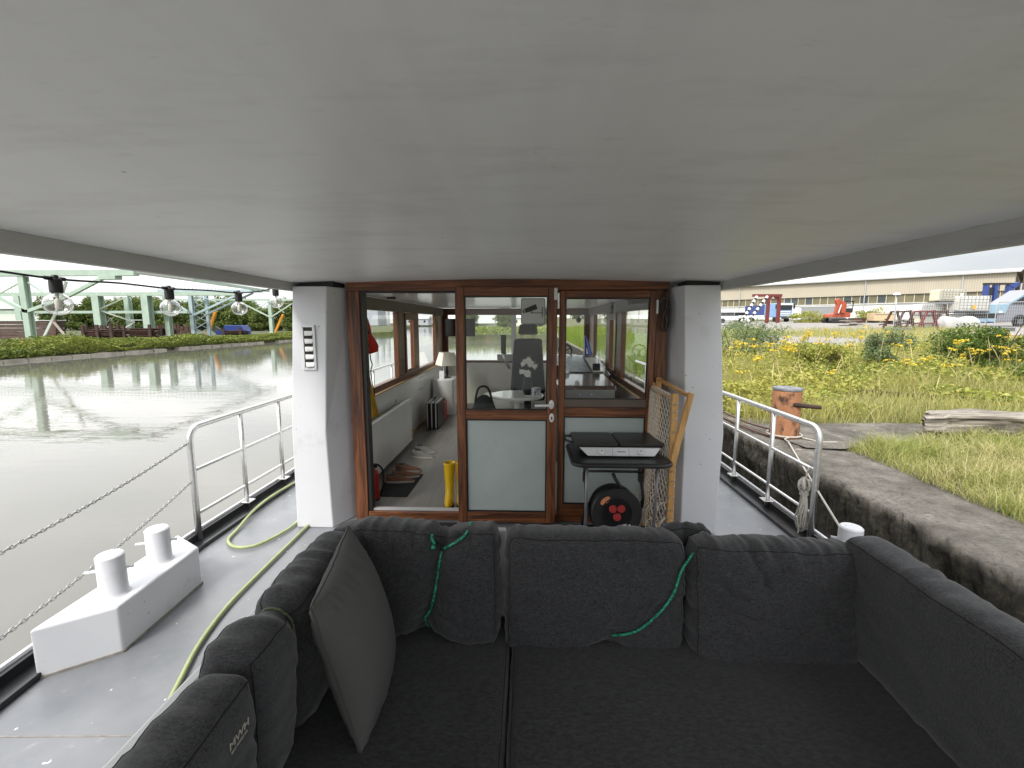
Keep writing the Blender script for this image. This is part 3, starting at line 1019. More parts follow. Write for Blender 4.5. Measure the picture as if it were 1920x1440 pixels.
MB().ball(kb, .009, .009, .009).build('knob', 'cord', g1, 'all')

g2 = thing('bungee_cord', 'long green braided bungee cord slung across the middle back cushion', 'cord', (.45, 1.58, .5))
pts = [Vector((.652, 1.715, .812)), Vector((.640, 1.655, .800))] + [front(sh2, x, z, .165, .008) for x, z in ((.325, .12), (.285, .03), (.225, -.055), (.15, -.125), (.075, -.175))] + [Vector((.30, 1.70, .415))]
MB().tube(spline(pts, 8), .0048, 8).build('cord', 'cord', g2, 'all')
M['cordl'] = mat('green_fleck_cord', (.12, .15, .08), .7, var=.6, scale=160)
g3 = thing('bungee_cord', 'thin dark flecked cord over the top of the left arm cushion', 'cord', (-.73, 1.175, .5))
pts = [Vector(sha(-.14, y, .2225)) + Vector((0, 0, .004)) for y in (.08, .05, .02, -.02, -.05)] + [Vector(sha(-.14, -.0825, z)) + Vector((.005, 0, 0)) for z in (.19, .1, 0, -.1, -.19)]
MB().tube(spline(pts, 4), .0035, 8).build('cord', 'cordl', g3, 'all')

# ================================================================ on deck
ho = thing('garden_hose', 'pale yellow green garden hose lying in a loop on the left side deck', 'hose', (-1.9, 2.8, 0))
pts = spline([(-1.45, 1.2, .02), (-1.50, 1.55, .018), (-1.585, 1.80, .018), (-1.68, 2.07, .018), (-1.74, 2.37, .018), (-1.76, 2.70, .018), (-1.775, 3.26, .018), (-1.80, 3.8, .018),
              (-1.90, 4.15, .018), (-1.98, 3.9, .018), (-1.90, 3.48, .018), (-1.97, 3.17, .018), (-2.06, 3.08, .018), (-2.17, 3.09, .018), (-2.27, 3.19, .018), (-2.31, 3.36, .018), (-2.355, 3.62, .040), (-2.385, 3.92, .045),
              (-2.37, 4.31, .04), (-2.33, 4.9, .018), (-2.32, 5.6, .018)], 8)
MB().tube(pts, .0112, 10).build('tube', 'hose', ho, 'all')

# string of festoon bulbs along the canopy edge
stl = thing('string_light', 'string of clear globe bulbs on a black cable along the left canopy edge', 'string light', (-1.95, 2.6, 1.85))
wp = spline([(-1.96, 1.0, 1.86), (-1.955, 1.45, 1.855), (-1.95, 1.85, 1.835), (-1.95, 2.15, 1.842), (-1.95, 2.45, 1.838), (-1.95, 2.75, 1.848), (-1.95, 3.05, 1.852), (-1.93, 3.3, 1.882), (-1.88, 3.45, 1.925), (-1.80, 3.55, 1.95)], 6)
MB().tube(wp, .0045, 8).build('cable', 'cable', stl, 'all')
M['filament'] = mat('bulb_core', (.70, .68, .62), .4, var=.1)
for (x, y, z) in ((-1.95, 1.85, 1.83), (-1.95, 2.45, 1.833), (-1.95, 3.05, 1.847), (-1.905, 3.43, 1.905)):
    s = MB().lathe([(0, .022), (.010, .020), (.014, .008), (.020, .004), (.0225, -.006), (.0225, -.048), (.019, -.052), (0, -.052)], (x, y, z), 18)
    s.tube([(x, y - .04, z + .006), (x, y + .04, z + .006)], .0085, 8)
    sk = s.build('socket', 'black', stl, True)
    b = MB()
    pr = [(.014, -.050), (.020, -.056), (.030, -.064), (.042, -.076), (.0475, -.092), (.0475, -.104), (.043, -.120), (.031, -.134), (.014, -.142), (0, -.1435)]
    for ring in range(len(pr)):
        pass
    b.lathe(pr, (x, y, z), 28)
    b.v = [(p[0] + (p[0] - x) * .035 * math.cos(14 * math.atan2(p[1] - y, p[0] - x)), p[1] + (p[1] - y) * .035 * math.cos(14 * math.atan2(p[1] - y, p[0] - x)), p[2]) for p in b.v]
    b.build('bulb', 'bulb', stl, 'all')
    MB().lathe([(.006, -.052), (.005, -.075), (.011, -.082), (.012, -.112), (.008, -.12), (0, -.12)], (x, y, z), 12).build('filament_core', 'filament', stl, True)

# chains from the railing to the stern


def chain(label, a, b, sag, nl):
    t_ = thing('chain', label, 'chain', a, 'chains closing the left side of the stern')
    mb = MB()
    P = [Vector(a).lerp(Vector(b), i / nl) - Vector((0, 0, sag * 4 * (i / nl) * (1 - i / nl))) for i in range(nl + 1)]
    for i in range(nl):
        p, d = (P[i] + P[i + 1]) / 2, (P[i + 1] - P[i])
        L = d.length * .78
        d.normalize()
        sd = d.cross(Vector((0, 0, 1))).normalized()
        up = sd.cross(d)
        w = (sd + up).normalized() if i % 2 else (sd - up).normalized()
        lp = []
        for k in range(10):
            an = 2 * math.pi * k / 10
            lp.append(p + d * (math.cos(an) * L) + w * (math.sin(an) * .0085))
        mb.tube(lp, .0032, 5, True)
    mb.build('links', 'chain', t_, 'all')


chain('galvanised chain slung from the top of the left railing end post', (-2.525, 3.205, .765), (-2.30, .9, .62), .065, 92)
chain('galvanised chain slung from the middle of the left railing end post', (-2.525, 3.205, .47), (-2.30, .9, .20), .075, 92)

# ---- folding table with grill
tb = thing('folding_table', 'small black folding table in front of the side panel', 'table', (.655, 3.29, 0))
top = MB()


def rrect(x0, x1, y0, y1, r, n=6):
    P = []
    for cx_, cy_, a0 in ((x1 - r, y1 - r, 0), (x0 + r, y1 - r, 90), (x0 + r, y0 + r, 180), (x1 - r, y0 + r, 270)):
        for k in range(n + 1):
            a = R(a0 + 90 * k / n)
            P.append((cx_ + r * math.cos(a), cy_ + r * math.sin(a)))
    return P


top.prism(rrect(.325, .985, 3.03, 3.56, .07), 2, .672, .700)
M['tabletop'] = mat('black_tabletop', (.030, .031, .034), .33, var=.25, scale=9, dirt=(.10, .10, .10), dscale=7, dlo=.62, dhi=.8)
top.build('tabletop', 'tabletop', tb, True)
rim = MB()
P = rrect(.318, .992, 3.023, 3.567, .075)
rim.tube([(x, y, .684) for x, y in P], .017, 8, True)
rim.build('rim', 'black', tb, 'all')
M['tubegrey'] = mat('grey_tube', (.20, .20, .205), .35, .5, var=.1)
for x in (.415, .90):
    MB().tube([(x, 3.07, .668), (x + (.0), 3.09, .36), (x, 3.12, .012)], .011, 8).build('leg', 'tubegrey', tb, 'all')
    xi = x + (.03 if x < .6 else -.03)
    MB().tube(spline([(xi, 3.50, .668), (xi, 3.42, .50), (xi, 3.26, .28), (xi, 3.44, .10), (xi, 3.53, .012)][:1] + [(xi, 3.42, .50), (xi, 3.30, .34), (xi, 3.42, .16), (xi, 3.52, .012)], 5), .012, 8).build('leg', 'black', tb, 'all')
    MB().box(xi - .018, xi + .018, 3.37, 3.42, .44, .51).build('bracket', 'black', tb, bevel=.005)
MB().tube([(.415, 3.113, .115), (.90, 3.113, .115)], .010, 8).build('cross_bar', 'tubegrey', tb, 'all')
MB().tube([(.445, 3.425, .51), (.87, 3.425, .51)], .010, 8).build('cross_bar', 'black', tb, 'all')

gr = thing('electric_grill', 'black two plate electric table grill with silver control panel on the folding table', 'grill', (.66, 3.36, .70))
pn = MB()
pn.prism([(.355, .770), (.965, .770), (.915, .712), (.415, .712)], 1, 3.19, 3.45)
pn.build('body', 'black', gr, bevel=.006)
fp = MB()
fp.hexa([(.430, 3.150, .715), (.900, 3.150, .715), (.900, 3.19, .715), (.430, 3.19, .715)], [(.372, 3.172, .769), (.948, 3.172, .769), (.948, 3.19, .769), (.372, 3.19, .769)])
pan = fp.build('control_panel', 'silver', gr, bevel=.003)
for x in (.525, .800):
    k = MB().lathe([(.020, 0), (.019, .016), (.016, .019), (0, .020)], (0, 0, 0), 24, T((x, 3.161, .742)) @ RX(68)).build('knob', 'white2', pan, True)
    MB().box(x - .0015, x + .0015, 3.136, 3.140, .750, .764).build('knob_mark', 'ink', k)
MB().hexa([(.605, 3.1495, .716), (.6065, 3.1495, .716), (.6065, 3.152, .716), (.605, 3.152, .716)], [(.605, 3.1712, .768), (.6065, 3.1712, .768), (.6065, 3.174, .768), (.605, 3.174, .768)]).build('panel_joint', 'ink', pan)
MB().hexa([(.720, 3.1495, .716), (.7215, 3.1495, .716), (.7215, 3.152, .716), (.720, 3.152, .716)], [(.720, 3.1712, .768), (.7215, 3.1712, .768), (.7215, 3.174, .768), (.720, 3.174, .768)]).build('panel_joint', 'ink', pan)
MB().box(.640, .695, 3.1585, 3.1625, .742, .747).build('faint_lettering', 'tubegrey', pan)
M['plate'] = mat('grill_plate', (.022, .022, .023), .38, var=.15, scale=20)
MB().prism(rrect(.335, .655, 3.195, 3.55, .025), 2, .772, .790).build('grill_plate', 'plate', gr, bevel=.004)
MB().prism(rrect(.662, .985, 3.195, 3.55, .025), 2, .772, .790).build('grill_plate', 'plate', gr, bevel=.004)
for x, s in ((.335, -1), (.985, 1)):
    MB().tube(spline([(x, 3.27, .782), (x + s * .045, 3.30, .786), (x + s * .045, 3.43, .786), (x, 3.46, .782)], 5), .009, 8).build('handle', 'black', gr, 'all')

# ---- cable reel under the table
cr = thing('cable_reel', 'black cable reel with red sockets standing under the folding table', 'cable reel', (.655, 3.30, 0))
rm = T((.655, 3.27, .255)) @ RZ(4) @ RX(83)


def disc(r0, z0, z1, name, mt, parent=None, prof=None, seg=48):
    return MB().lathe(prof or [(0, z0), (r0 - .006, z0), (r0, z0 + .006), (r0, z1 - .006), (r0 - .006, z1), (0, z1)], (0, 0, 0), seg, rm).build(name, mt, parent or cr, True)


face = disc(.188, .045, .062, 'front_disc', 'black')
disc(.19, -.09, -.075, 'rear_disc', 'black')
drum = MB()
for k in range(11):
    lp = []
    for j in range(40):
        a = 2 * math.pi * j / 40
        rr_ = .160 + .005 * math.sin(k * 2.1 + 3 * a)
        lp.append(rm @ Vector((rr_ * math.cos(a), rr_ * math.sin(a), -.068 + k * .0105)))
    drum.tube(lp, .0065, 6, True)
drum.build('wound_cable', 'cable', cr, 'all')
MB().lathe([(.12, .0625), (.12, .068), (.112, .068), (.112, .0625)], (0, 0, 0), 40, rm).build('face_ring', 'black', face, True)
for dx, dy in ((-.031, .035), (.031, .035), (0, -.025)):
    k = MB().lathe([(.029, .062), (.029, .072), (.026, .075), (0, .075)], (0, 0, 0), 24, rm @ T((dx, dy, 0))).build('red_socket_cap', 'sockred', face, True)
MB().lathe([(.0, .0635), (1, .0635), (1, .062)], (0, 0, 0), 28, rm @ T((-.085, .095, 0)) @ RZ(38) @ Matrix.Diagonal((.042, .021, 1, 1))).build('orange_label', 'orange_label', face)
MB().lathe([(.0, .0635), (1, .0635), (1, .062)], (0, 0, 0), 28, rm @ T((.055, -.105, 0)) @ RZ(15) @ Matrix.Diagonal((.050, .024, 1, 1))).build('pale_label', 'label', face)
MB().tube([(.70, 3.25, .43), (.655, 3.30, .50), (.640, 3.31, .535)], [.014, .014, .013], 10).build('handle', 'black', cr, 'all')
st = MB()
for x in (.50, .81):
    st.tube([(x, 3.20, .012), (x, 3.27, .10), (x, 3.35, .012)], .009, 8)
    st.tube([(x, 3.27, .10), (.655 + (x - .655) * .15, 3.30, .255)], .009, 8)
st.tube([(.50, 3.20, .012), (.81, 3.20, .012)], .009, 8)
st.build('stand', 'black', cr, 'all')

# ---- folded rope-net garden chair leaning on the right pillar
nc = thing('folding_net_chair', 'folded wooden chair with knotted rope net seat leaning on the right pillar', 'chair', (1.02, 3.3, 0))
A0, A1 = Vector((.955, 3.555, .012)), Vector((.985, 3.60, 1.185))
B0, B1 = Vector((1.015, 3.11, .012)), Vector((1.020, 3.15, 1.165))
MB().bar(A0, A1, .045, .024, (0, 1, 0)).build('upright', 'pine', nc, bevel=.004)
MB().bar(B0, B1, .045, .026, (0, 1, 0)).build('upright', 'pine', nc, bevel=.004)
MB().bar((1.008, 3.105, .66), (1.125, 3.135, 1.175), .042, .022, (0, 1, 0)).build('back_leg', 'pine', nc, bevel=.006)
MB().bar((1.006, 3.545, .66), (1.03, 3.585, 1.225), .040, .022, (0, 1, 0)).build('back_leg', 'pine', nc, bevel=.006)
M['piney'] = wood('pine_bar', 1, (.36, .18, .06), (.52, .28, .09), (.60, .36, .14), .45, .6)
MB().bar((1.115, 3.13, 1.15), (1.032, 3.58, 1.21), .03, .02).build('cross_bar', 'piney', nc, bevel=.003)
MB().bar((.99, 3.59, 1.14), (1.02, 3.16, 1.12), .02, .02).build('cross_bar', 'piney', nc, bevel=.003)
MB().bar((.985, 3.545, .10), (1.022, 3.12, .10), .02, .02).build('cross_bar', 'piney', nc, bevel=.003)
net = MB()


def netpt(u, v):
    a = A0.lerp(A1, v)
    b = B0.lerp(B1, v)
    p = a.lerp(b, u)
    sag = math.sin(math.pi * u) * (.018 + .075 * max(0, 1 - v * 1.5) ** 1.2 + .01 * math.sin(v * 9))
    return p + Vector((-sag - .016, 0, 0))


ns = 11
for i in range(ns):
    for s in (-1, 1):
        pts = []
        for k in range(59):
            v_ = .10 + .86 * k / 58
            ph = (k % 4) / 4
            tri = (abs(((k + (0 if s > 0 else 4)) % 8) - 4) / 4 - .5)
            u_ = (i + .5 + tri * 1.0) / ns
            wob = .006 * noise.noise(Vector((i * 3.3, k * .5, s)))
            pts.append(netpt(max(.0, min(1, u_ * .93 + .035)) + wob, v_))
        net.tube(pts, .0034, 5)
lb = net
for k in range(15):
    v_ = .12 + .83 * k / 14
    for P0, P1, sy in ((A0, A1, 1), (B0, B1, -1)):
        c_ = P0.lerp(P1, v_)
        dz = .02 * math.sin(k * 1.7)
        w = .0155
        hb_ = .026
        lb.tube([c_ + Vector((-w, hb_ * .6, .012)), c_ + Vector((-w, -hb_, -.004 + dz)), c_ + Vector((w, -hb_, .010 + dz)), c_ + Vector((w, hb_, .02)), c_ + Vector((-w, hb_, .016))], .0034, 5)
for k in range(14):
    p = netpt(.08 + .85 * k / 13, .965)
    q = (A1.lerp(B1, .08 + .85 * k / 13)) + Vector((0, 0, -.035))
    lb.tube([p, q + Vector((-.014, 0, .014)), q + Vector((.012, 0, .012)), q + Vector((.012, 0, -.012))], .0036, 5)
net.build('net', 'net', nc, 'all')
fg = MB()
for k in range(46):
    u_ = rnd.random()
    p = netpt(u_, .13 + .14 * rnd.random() * (1 if u_ < .6 else 1.6))
    q = p + Vector((rnd.uniform(-.06, .0), rnd.uniform(-.05, .05), rnd.uniform(-.13, -.03)))
    fg.tube(spline([p, p.lerp(q, .5) + Vector((-.02, rnd.uniform(-.03, .03), .01)), q], 3), .003, 5)
fg.build('loose_strands', 'net', nc, 'all')

# cord hank by the right jamb
hk = thing('cord_hank', 'hank of dark brown cable hanging at the top right of the door frame', 'cable', (1.045, 3.58, 1.9))
hm = MB()
for k in range(5):
    w = .016 + .004 * k
    pts = [(1.05 + .006 * k, 3.60, 1.905), (1.045, 3.59, 1.86)] + [(1.042 + .004 * k + w * math.sin(a) * (1 if k % 2 else .8), 3.585 - .004 * k, 1.735 + .125 * math.cos(a) - .006 * k) for a in [2 * math.pi * q / 18 for q in range(1, 18)]] + [(1.05, 3.59, 1.86), (1.058, 3.60, 1.905)]
    hm.tube(spline(pts, 2), .0045, 6)
hm.build('loops', 'dkmetal', hk, 'all')
MB().tube(spline([(1.01, 3.575, 1.80), (1.03, 3.57, 1.838), (1.06, 3.57, 1.825), (1.058, 3.57, 1.77), (1.04, 3.57, 1.70), (1.03, 3.57, 1.63), (1.052, 3.57, 1.60), (1.066, 3.57, 1.64), (1.055, 3.57, 1.72)], 6), .004, 6).build('brown_lead', 'copper', hk, 'all')

# mooring line, rope bundle, rope on the right bitts
ml = thing('mooring_line', 'thin white mooring line from the right bitts up to the orange bollard', 'rope', (1.9, 2.5, .4))
MB().tube(spline([(1.90, 2.65, .40), (2.12, 3.19, .392), (2.37, 3.80, .386), (2.58, 4.32, .383), (2.80, 4.86, .385)], 6), .0075, 8).build('line', 'rope', ml, 'all')
lp = MB()
for k in range(4):
    lp.tube([(1.895 + (.066 + .004 * (k % 2)) * math.cos(a), 2.59 + (.066 + .004 * (k % 2)) * math.sin(a), .335 + .015 * k + .012 * math.sin(a + k)) for a in [2 * math.pi * q / 24 for q in range(24)]], .0075, 6, True)
lp.build('turns', 'rope', ml, 'all')
rb = thing('rope_bundle', 'bundle of grey rope hitched on the end of the right railing', 'rope', (2.14, 3.45, .4))
bm_ = MB()
bm_.tube(spline([(2.17, 3.42, .545), (2.145, 3.42, .56), (2.135, 3.43, .50), (2.14, 3.44, .44)], 5), .006, 6)
for k in range(16):
    w = rnd.uniform(.025, .055)
    L = rnd.uniform(.22, .33)
    a0 = rnd.uniform(0, math.pi)
    pts = [(2.14 + math.cos(a0) * w * math.sin(a) * (.5 if math.cos(a) > .2 else 1.0) + .004 * rnd.random(), 3.45 + math.sin(a0) * w * math.sin(a), .36 - L * .5 + L * .5 * math.cos(a)) for a in [2 * math.pi * q / 14 for q in range(14)]]
    bm_.tube(pts, .0058, 6, True)
for k in range(9):
    a0 = k * .7
    pts = [(2.14 + math.cos(a) * .045 * math.cos(k), 3.45 + math.cos(a) * .045 * math.sin(k), .395 + .042 * math.sin(a) + .004 * k) for a in [2 * math.pi * q / 14 for q in range(14)]]
    bm_.tube(pts, .0058, 6, True)
for k in range(4):
    bm_.tube([(2.14 + .026 * math.cos(a), 3.45 + .026 * math.sin(a), .335 + .010 * k) for a in [2 * math.pi * q / 14 for q in range(14)]], .0058, 6, True)
bm_.tube(spline([(2.13, 3.44, .2), (2.12, 3.44, .1), (2.115, 3.44, .02)], 4), .0058, 6)
bm_.build('coils', 'rope', rb, 'all')


# ================================================================ inside the wheelhouse
rd = thing('radiator', 'white panel radiator under the left wheelhouse windows', 'radiator', (-1.62, 5.1, .05))
r_ = MB().box(-1.625, -1.570, 4.30, 6.02, .055, .635)
r_.build('panel', 'offwhite', rd, bevel=.008)
gm = MB()
for q in range(58):
    y = 4.33 + q * .029
    gm.box(-1.618, -1.577, y, y + .014, .6352, .638)
gm.build('grille', 'silver', rd)
MB().tube(spline([(-1.60, 4.45, .65), (-1.60, 4.7, .655), (-1.59, 5.2, .66), (-1.62, 5.5, .70), (-1.66, 5.6, .67)], 5), .004, 6).build('cable', 'cable', rd, 'all')
MB().tube([(-1.66, 4.25, .30), (-1.58, 4.25, .30), (-1.56, 4.25, .30)], .022, 12).build('valve', 'white2', rd, 'all')

fe = thing('fire_extinguisher', 'red fire extinguisher with black hose just inside the door frame', 'fire extinguisher', (-1.43, 4.02, .012))
MB().lathe([(.045, .012), (.052, .02), (.052, .25), (.045, .285), (.022, .305), (.018, .32), (0, .32)], (-1.43, 4.02, 0), 24).build('cylinder', 'red', fe, True)
MB().lathe([(.054, .013), (.054, .035)], (-1.43, 4.02, 0), 24).build('base_ring', 'black', fe)
MB().box(-1.45, -1.39, 4.01, 4.03, .32, .36).build('valve', 'black', fe, bevel=.004)
MB().tube(spline([(-1.41, 4.02, .345), (-1.375, 4.01, .35), (-1.335, 4.0, .31), (-1.325, 4.0, .22), (-1.345, 4.0, .10), (-1.36, 4.0, .06)], 6), .009, 8).build('hose', 'rubber', fe, 'all')

dm = tag(MB().hexa([(-1.42, 4.09, .0125), (-1.14, 4.09, .0125), (-1.13, 4.72, .0125), (-1.50, 4.72, .0125)], [(-1.42, 4.09, .02), (-1.14, 4.09, .02), (-1.13, 4.72, .02), (-1.50, 4.72, .02)]).build('shoe_mat', 'mat'),
         'black shoe mat on the floor beside the radiator', 'mat')


def shoe_mesh(name, mt, high=.085):
    u = MB()
    L = .29
    prof = []
    for k in range(13):
        t_ = k / 12
        w = .036 + .014 * math.sin(math.pi * min(1, t_ * 1.25)) - .012 * max(0, t_ - .8) * 5 * .8
        if k == 0:
            w = .022
        if k == 12:
            w = .012
        hgt = high - (high - .048) * max(0, min(1, (t_ - .25) / .5)) - .018 * max(0, (t_ - .8) / .2)
        prof.append((t_ * L - L / 2, w, hgt))
    rings = []
    for (x, w, hh) in prof:
        rings.append([(x, w * math.cos(a), .018 + (hh - .018) * max(0, math.sin(a))) for a in [math.pi * q / 8 for q in range(9)]])
    vs = [p for r2 in rings for p in r2]
    fs = [(i * 9 + j, i * 9 + j + 1, (i + 1) * 9 + j + 1, (i + 1) * 9 + j) for i in range(12) for j in range(8)]
    u.add(vs, fs)
    root = thing(name, '', 'shoe')
    u.build('upper', mt, root, 'all')
    so = MB()
    P = [(x, w + .004) for x, w, h_ in prof] + [(x, -w - .004) for x, w, h_ in prof[::-1]]
    so.prism(P, 2, 0, .022)
    so.build('sole', 'sole', root, bevel=.003)
    MB().ball((-.075, 0, high - .006), .042, .026, .012, 14, 6).build('opening', 'dkmetal', root, 'all')
    lc = MB()
    for q in range(4):
        x = -.02 + q * .022
        lc.tube([(x, -.022, high - .020 - q * .008), (x, 0, high - .008 - q * .010), (x + .004, .022, high - .020 - q * .008)], .0025, 5)
    lc.build('lace', 'rope' if mt == 'greyshoe' else 'dkmetal', root, 'all')
    return root


sh = shoe_mesh('shoe', 'skin_brown')
sh.location = (-1.31, 4.47, .021)
sh.rotation_euler = (0, 0, R(2))
sh['label'] = 'brown leather shoe nearest the door on the shoe mat'
sh['group'] = 'shoes beside the radiator'
dup(sh, (-1.29, 4.62, .021), R(8), 'brown leather shoe in the middle of the shoe mat')
dup(sh, (-1.32, 4.84, .013), R(-6), 'dark brown shoe just past the far end of the shoe mat')
s2 = shoe_mesh('shoe', 'greyshoe', .10)
s2.location = (-1.27, 5.35, .013)
s2.rotation_euler = (0, 0, R(-8))
s2['label'] = 'grey trainer nearer the door past the mat'
s2['group'] = 'shoes beside the radiator'
dup(s2, (-1.29, 5.56, .013), R(4), 'grey trainer farther from the door past the mat')

bt = thing('rubber_boot', 'yellow rubber boot fully in view left of the sliding door', 'boot', (-.70, 3.90, .012), 'yellow rubber boots inside the door')
bb = MB()
rings = []
for z, cx_, rx, ry in ((.030, .03, .085, .042), (.06, .028, .082, .043), (.095, .012, .066, .042), (.125, -.012, .048, .041), (.17, -.022, .044, .043), (.25, -.026, .050, .049), (.33, -.028, .056, .054), (.385, -.03, .058, .056), (.392, -.03, .061, .059), (.40, -.03, .061, .059), (.40, -.03, .053, .051), (.30, -.03, .049, .047), (.29, -.03, 0, 0)):
    rings.append([(cx_ + rx * math.cos(a), ry * math.sin(a), z) for a in [2 * math.pi * q / 24 for q in range(24)]])
vs = [(p[1] * .9 - .70, 3.90 - p[0], p[2] + .008) for r2 in rings for p in r2]
bb.add(vs, [(i * 24 + j, i * 24 + (j + 1) % 24, (i + 1) * 24 + (j + 1) % 24, (i + 1) * 24 + j) for i in range(len(rings) - 1) for j in range(24)])
bb.build('shaft', 'yellowrubber', bt, 'all')
so = MB()
so.prism([(-.70 + .043 * math.sin(a), 3.875 - .090 * math.cos(a)) for a in [2 * math.pi * q / 24 for q in range(24)]], 2, .0125, .040)
so.build('sole', 'rubber', bt, bevel=.004)
dup(bt, (-.596, 3.93, .012), R(6), 'yellow rubber boot half hidden behind the edge of the sliding door')

cs = thing('tool_case', 'black tool case with silver strips against the left wheelhouse wall', 'case', (-1.47, 7.0, .012))
MB().box(-1.56, -1.375, 6.80, 7.30, .013, .42).build('shell', 'blackm', cs, bevel=.015)
tr = MB()
for x in (-1.535, -1.47, -1.405):
    tr.box(x - .008, x + .008, 6.793, 6.80, .03, .41)
    tr.box(x - .008, x + .008, 6.80, 7.30, .42, .427)
tr.build('strip', 'silver', cs)
MB().tube(spline([(-1.468, 6.98, .428), (-1.468, 6.98, .47), (-1.468, 7.12, .47), (-1.468, 7.12, .428)], 4), .010, 8).build('handle', 'black', cs, 'all')
rbx = thing('red_box', 'red box on the floor behind the tool case', 'box', (-1.47, 7.5, .012))
MB().box(-1.52, -1.385, 7.38, 7.66, .013, .34).build('body', 'red', rbx, bevel=.02)
MB().box(-1.50, -1.40, 7.42, 7.62, .341, .37).build('lid', 'black', rbx, bevel=.01)

cb_ = thing('white_cabinet', 'tall white cabinet under the table lamp', 'cabinet', (-1.48, 8.1, .012))
MB().box(-1.67, -1.30, 7.85, 8.35, .013, .66).build('body', 'offwhite', cb_, bevel=.006)
MB().box(-1.655, -1.315, 7.832, 7.849, .03, .645).build('door', 'offwhite', cb_, bevel=.003)
lm = thing('table_lamp', 'table lamp with square cream shade on the white cabinet', 'lamp', (-1.45, 8.1, .66))
MB().lathe([(.075, .661), (.075, .675), (.02, .685), (.016, .72), (.028, .76), (.016, .82), (.012, .92), (0, .92)], (-1.45, 8.1, 0), 20).build('base', 'dkmetal', lm, True)
shd = MB()
for (a, za, b, zb) in ((.165, .885, .105, 1.115),):
    o4 = [(-1.45 + i * a, 8.1 + j * a, za) for i, j in ((-1, -1), (1, -1), (1, 1), (-1, 1))]
    t4 = [(-1.45 + i * b, 8.1 + j * b, zb) for i, j in ((-1, -1), (1, -1), (1, 1), (-1, 1))]
    shd.add(o4 + t4, [(0, 1, 5, 4), (1, 2, 6, 5), (2, 3, 7, 6), (3, 0, 4, 7)])
    shd.v = [tuple(Vector((-1.45, 8.1, 0)) + Matrix.Rotation(R(32), 3, 'Z') @ (Vector(p) - Vector((-1.45, 8.1, 0)))) for p in shd.v]
ls = shd.build('lamp_shade', 'shade', lm)
ls.modifiers.new('thickness', 'SOLIDIFY').thickness = .004
pf = thing('photo_frame', 'small white picture frame standing on the white cabinet', 'picture frame', (-1.52, 7.92, .66))
MB().hexa([(-1.56, 7.90, .662), (-1.47, 7.88, .662), (-1.468, 7.892, .662), (-1.558, 7.912, .662)], [(-1.56, 7.94, .80), (-1.47, 7.92, .80), (-1.468, 7.932, .80), (-1.558, 7.952, .80)]).build('frame', 'white2', pf)

tv = thing('monitor', 'black flat screen hanging from the ceiling at the front left corner', 'screen', (-1.31, 8.8, 1.9))
MB().box(-1.60, -1.02, 8.80, 8.835, 1.375, 1.715).build('panel', 'screen', tv, bevel=.006)
MB().tube([(-1.31, 8.845, 1.55), (-1.31, 8.87, 1.6), (-1.31, 8.87, 1.925)], .015, 8).build('arm', 'silver', tv, 'all')
MB().box(-1.39, -1.23, 8.80, 8.95, 1.905, 1.924).build('ceiling_plate', 'silver', tv)

lv = thing('life_vest', 'red life vest with black straps hanging inside the door frame', 'life vest', (-1.42, 4.02, 1.75))
vv = MB()
out = [(-1.50, 1.74), (-1.445, 1.735), (-1.425, 1.69), (-1.405, 1.60), (-1.40, 1.545), (-1.36, 1.49), (-1.335, 1.44), (-1.338, 1.395), (-1.40, 1.375), (-1.50, 1.37)]


def puff(mb, outl, y, th):
    c_ = (sum(p[0] for p in outl) / len(outl), sum(p[1] for p in outl) / len(outl))
    for s in (-1, 1):
        rings_ = []
        for k, (sc, h_) in enumerate(((1, 0), (.93, .6), (.75, .92), (.4, 1), (0.02, 1))):
            rings_.append([(c_[0] + (p[0] - c_[0]) * sc, y + s * th * h_, c_[1] + (p[1] - c_[1]) * sc) for p in outl])
        n_ = len(outl)
        mb.add([p for r2 in rings_ for p in r2], [(i * n_ + j, i * n_ + (j + 1) % n_, (i + 1) * n_ + (j + 1) % n_, (i + 1) * n_ + j) for i in range(4) for j in range(n_)])


puff(vv, out, 4.02, .05)
vv.build('float_panel', 'vest', lv, 'all')
MB().bar((-1.49, 3.966, 1.545), (-1.392, 3.966, 1.575), .012, .045, (0, 0, 1)).build('strap', 'black', lv)
MB().prism([(-1.48, 1.44), (-1.43, 1.50), (-1.385, 1.44)], 1, 3.962, 3.968).build('pocket_patch', 'black', lv)
MB().tube(spline([(-1.40, 3.99, 1.40), (-1.395, 3.985, 1.33), (-1.385, 3.99, 1.28), (-1.40, 3.99, 1.22), (-1.39, 3.99, 1.12), (-1.375, 3.99, 1.0)], 5), .005, 6).build('dangling_strap', 'black', lv, 'all')
rc = thing('raincoat', 'ochre yellow oilskin coat hanging below the life vest', 'coat', (-1.44, 4.08, 1.3))
mb = MB()


def coat(u, v):
    z = .77 + v * .55
    w = .15 * (1 - v) + .055 * v
    x = -1.53 + w * u * 1.0
    f = .018 * math.sin(u * 16 + v * 3) * (1 - .4 * v)
    return (x, 4.09 + f + .03 * abs(u - .5), z + .02 * math.sin(u * 9) * (1 - v))


mb.grid(coat, 28, 14)
ob = mb.build('cloth', 'raincoat', rc, 'all')
ob.modifiers.new('thickness', 'SOLIDIFY').thickness = .008

hc = thing('helm_chair', 'dark high backed helm chair with headrest seen from behind', 'chair', (0, 6.55, .012))


def softbox(x0, x1, y0, y1, z0, z1, name, mt, parent, taper=0., r=.05):
    mb_ = MB()
    mb_.hexa([(x0, y0, z0), (x1, y0, z0), (x1, y1, z0), (x0, y1, z0)], [(x0 + taper, y0, z1), (x1 - taper, y0, z1), (x1 - taper, y1, z1), (x0 + taper, y1, z1)])
    return mb_.build(name, mt, parent, True, r, 4)


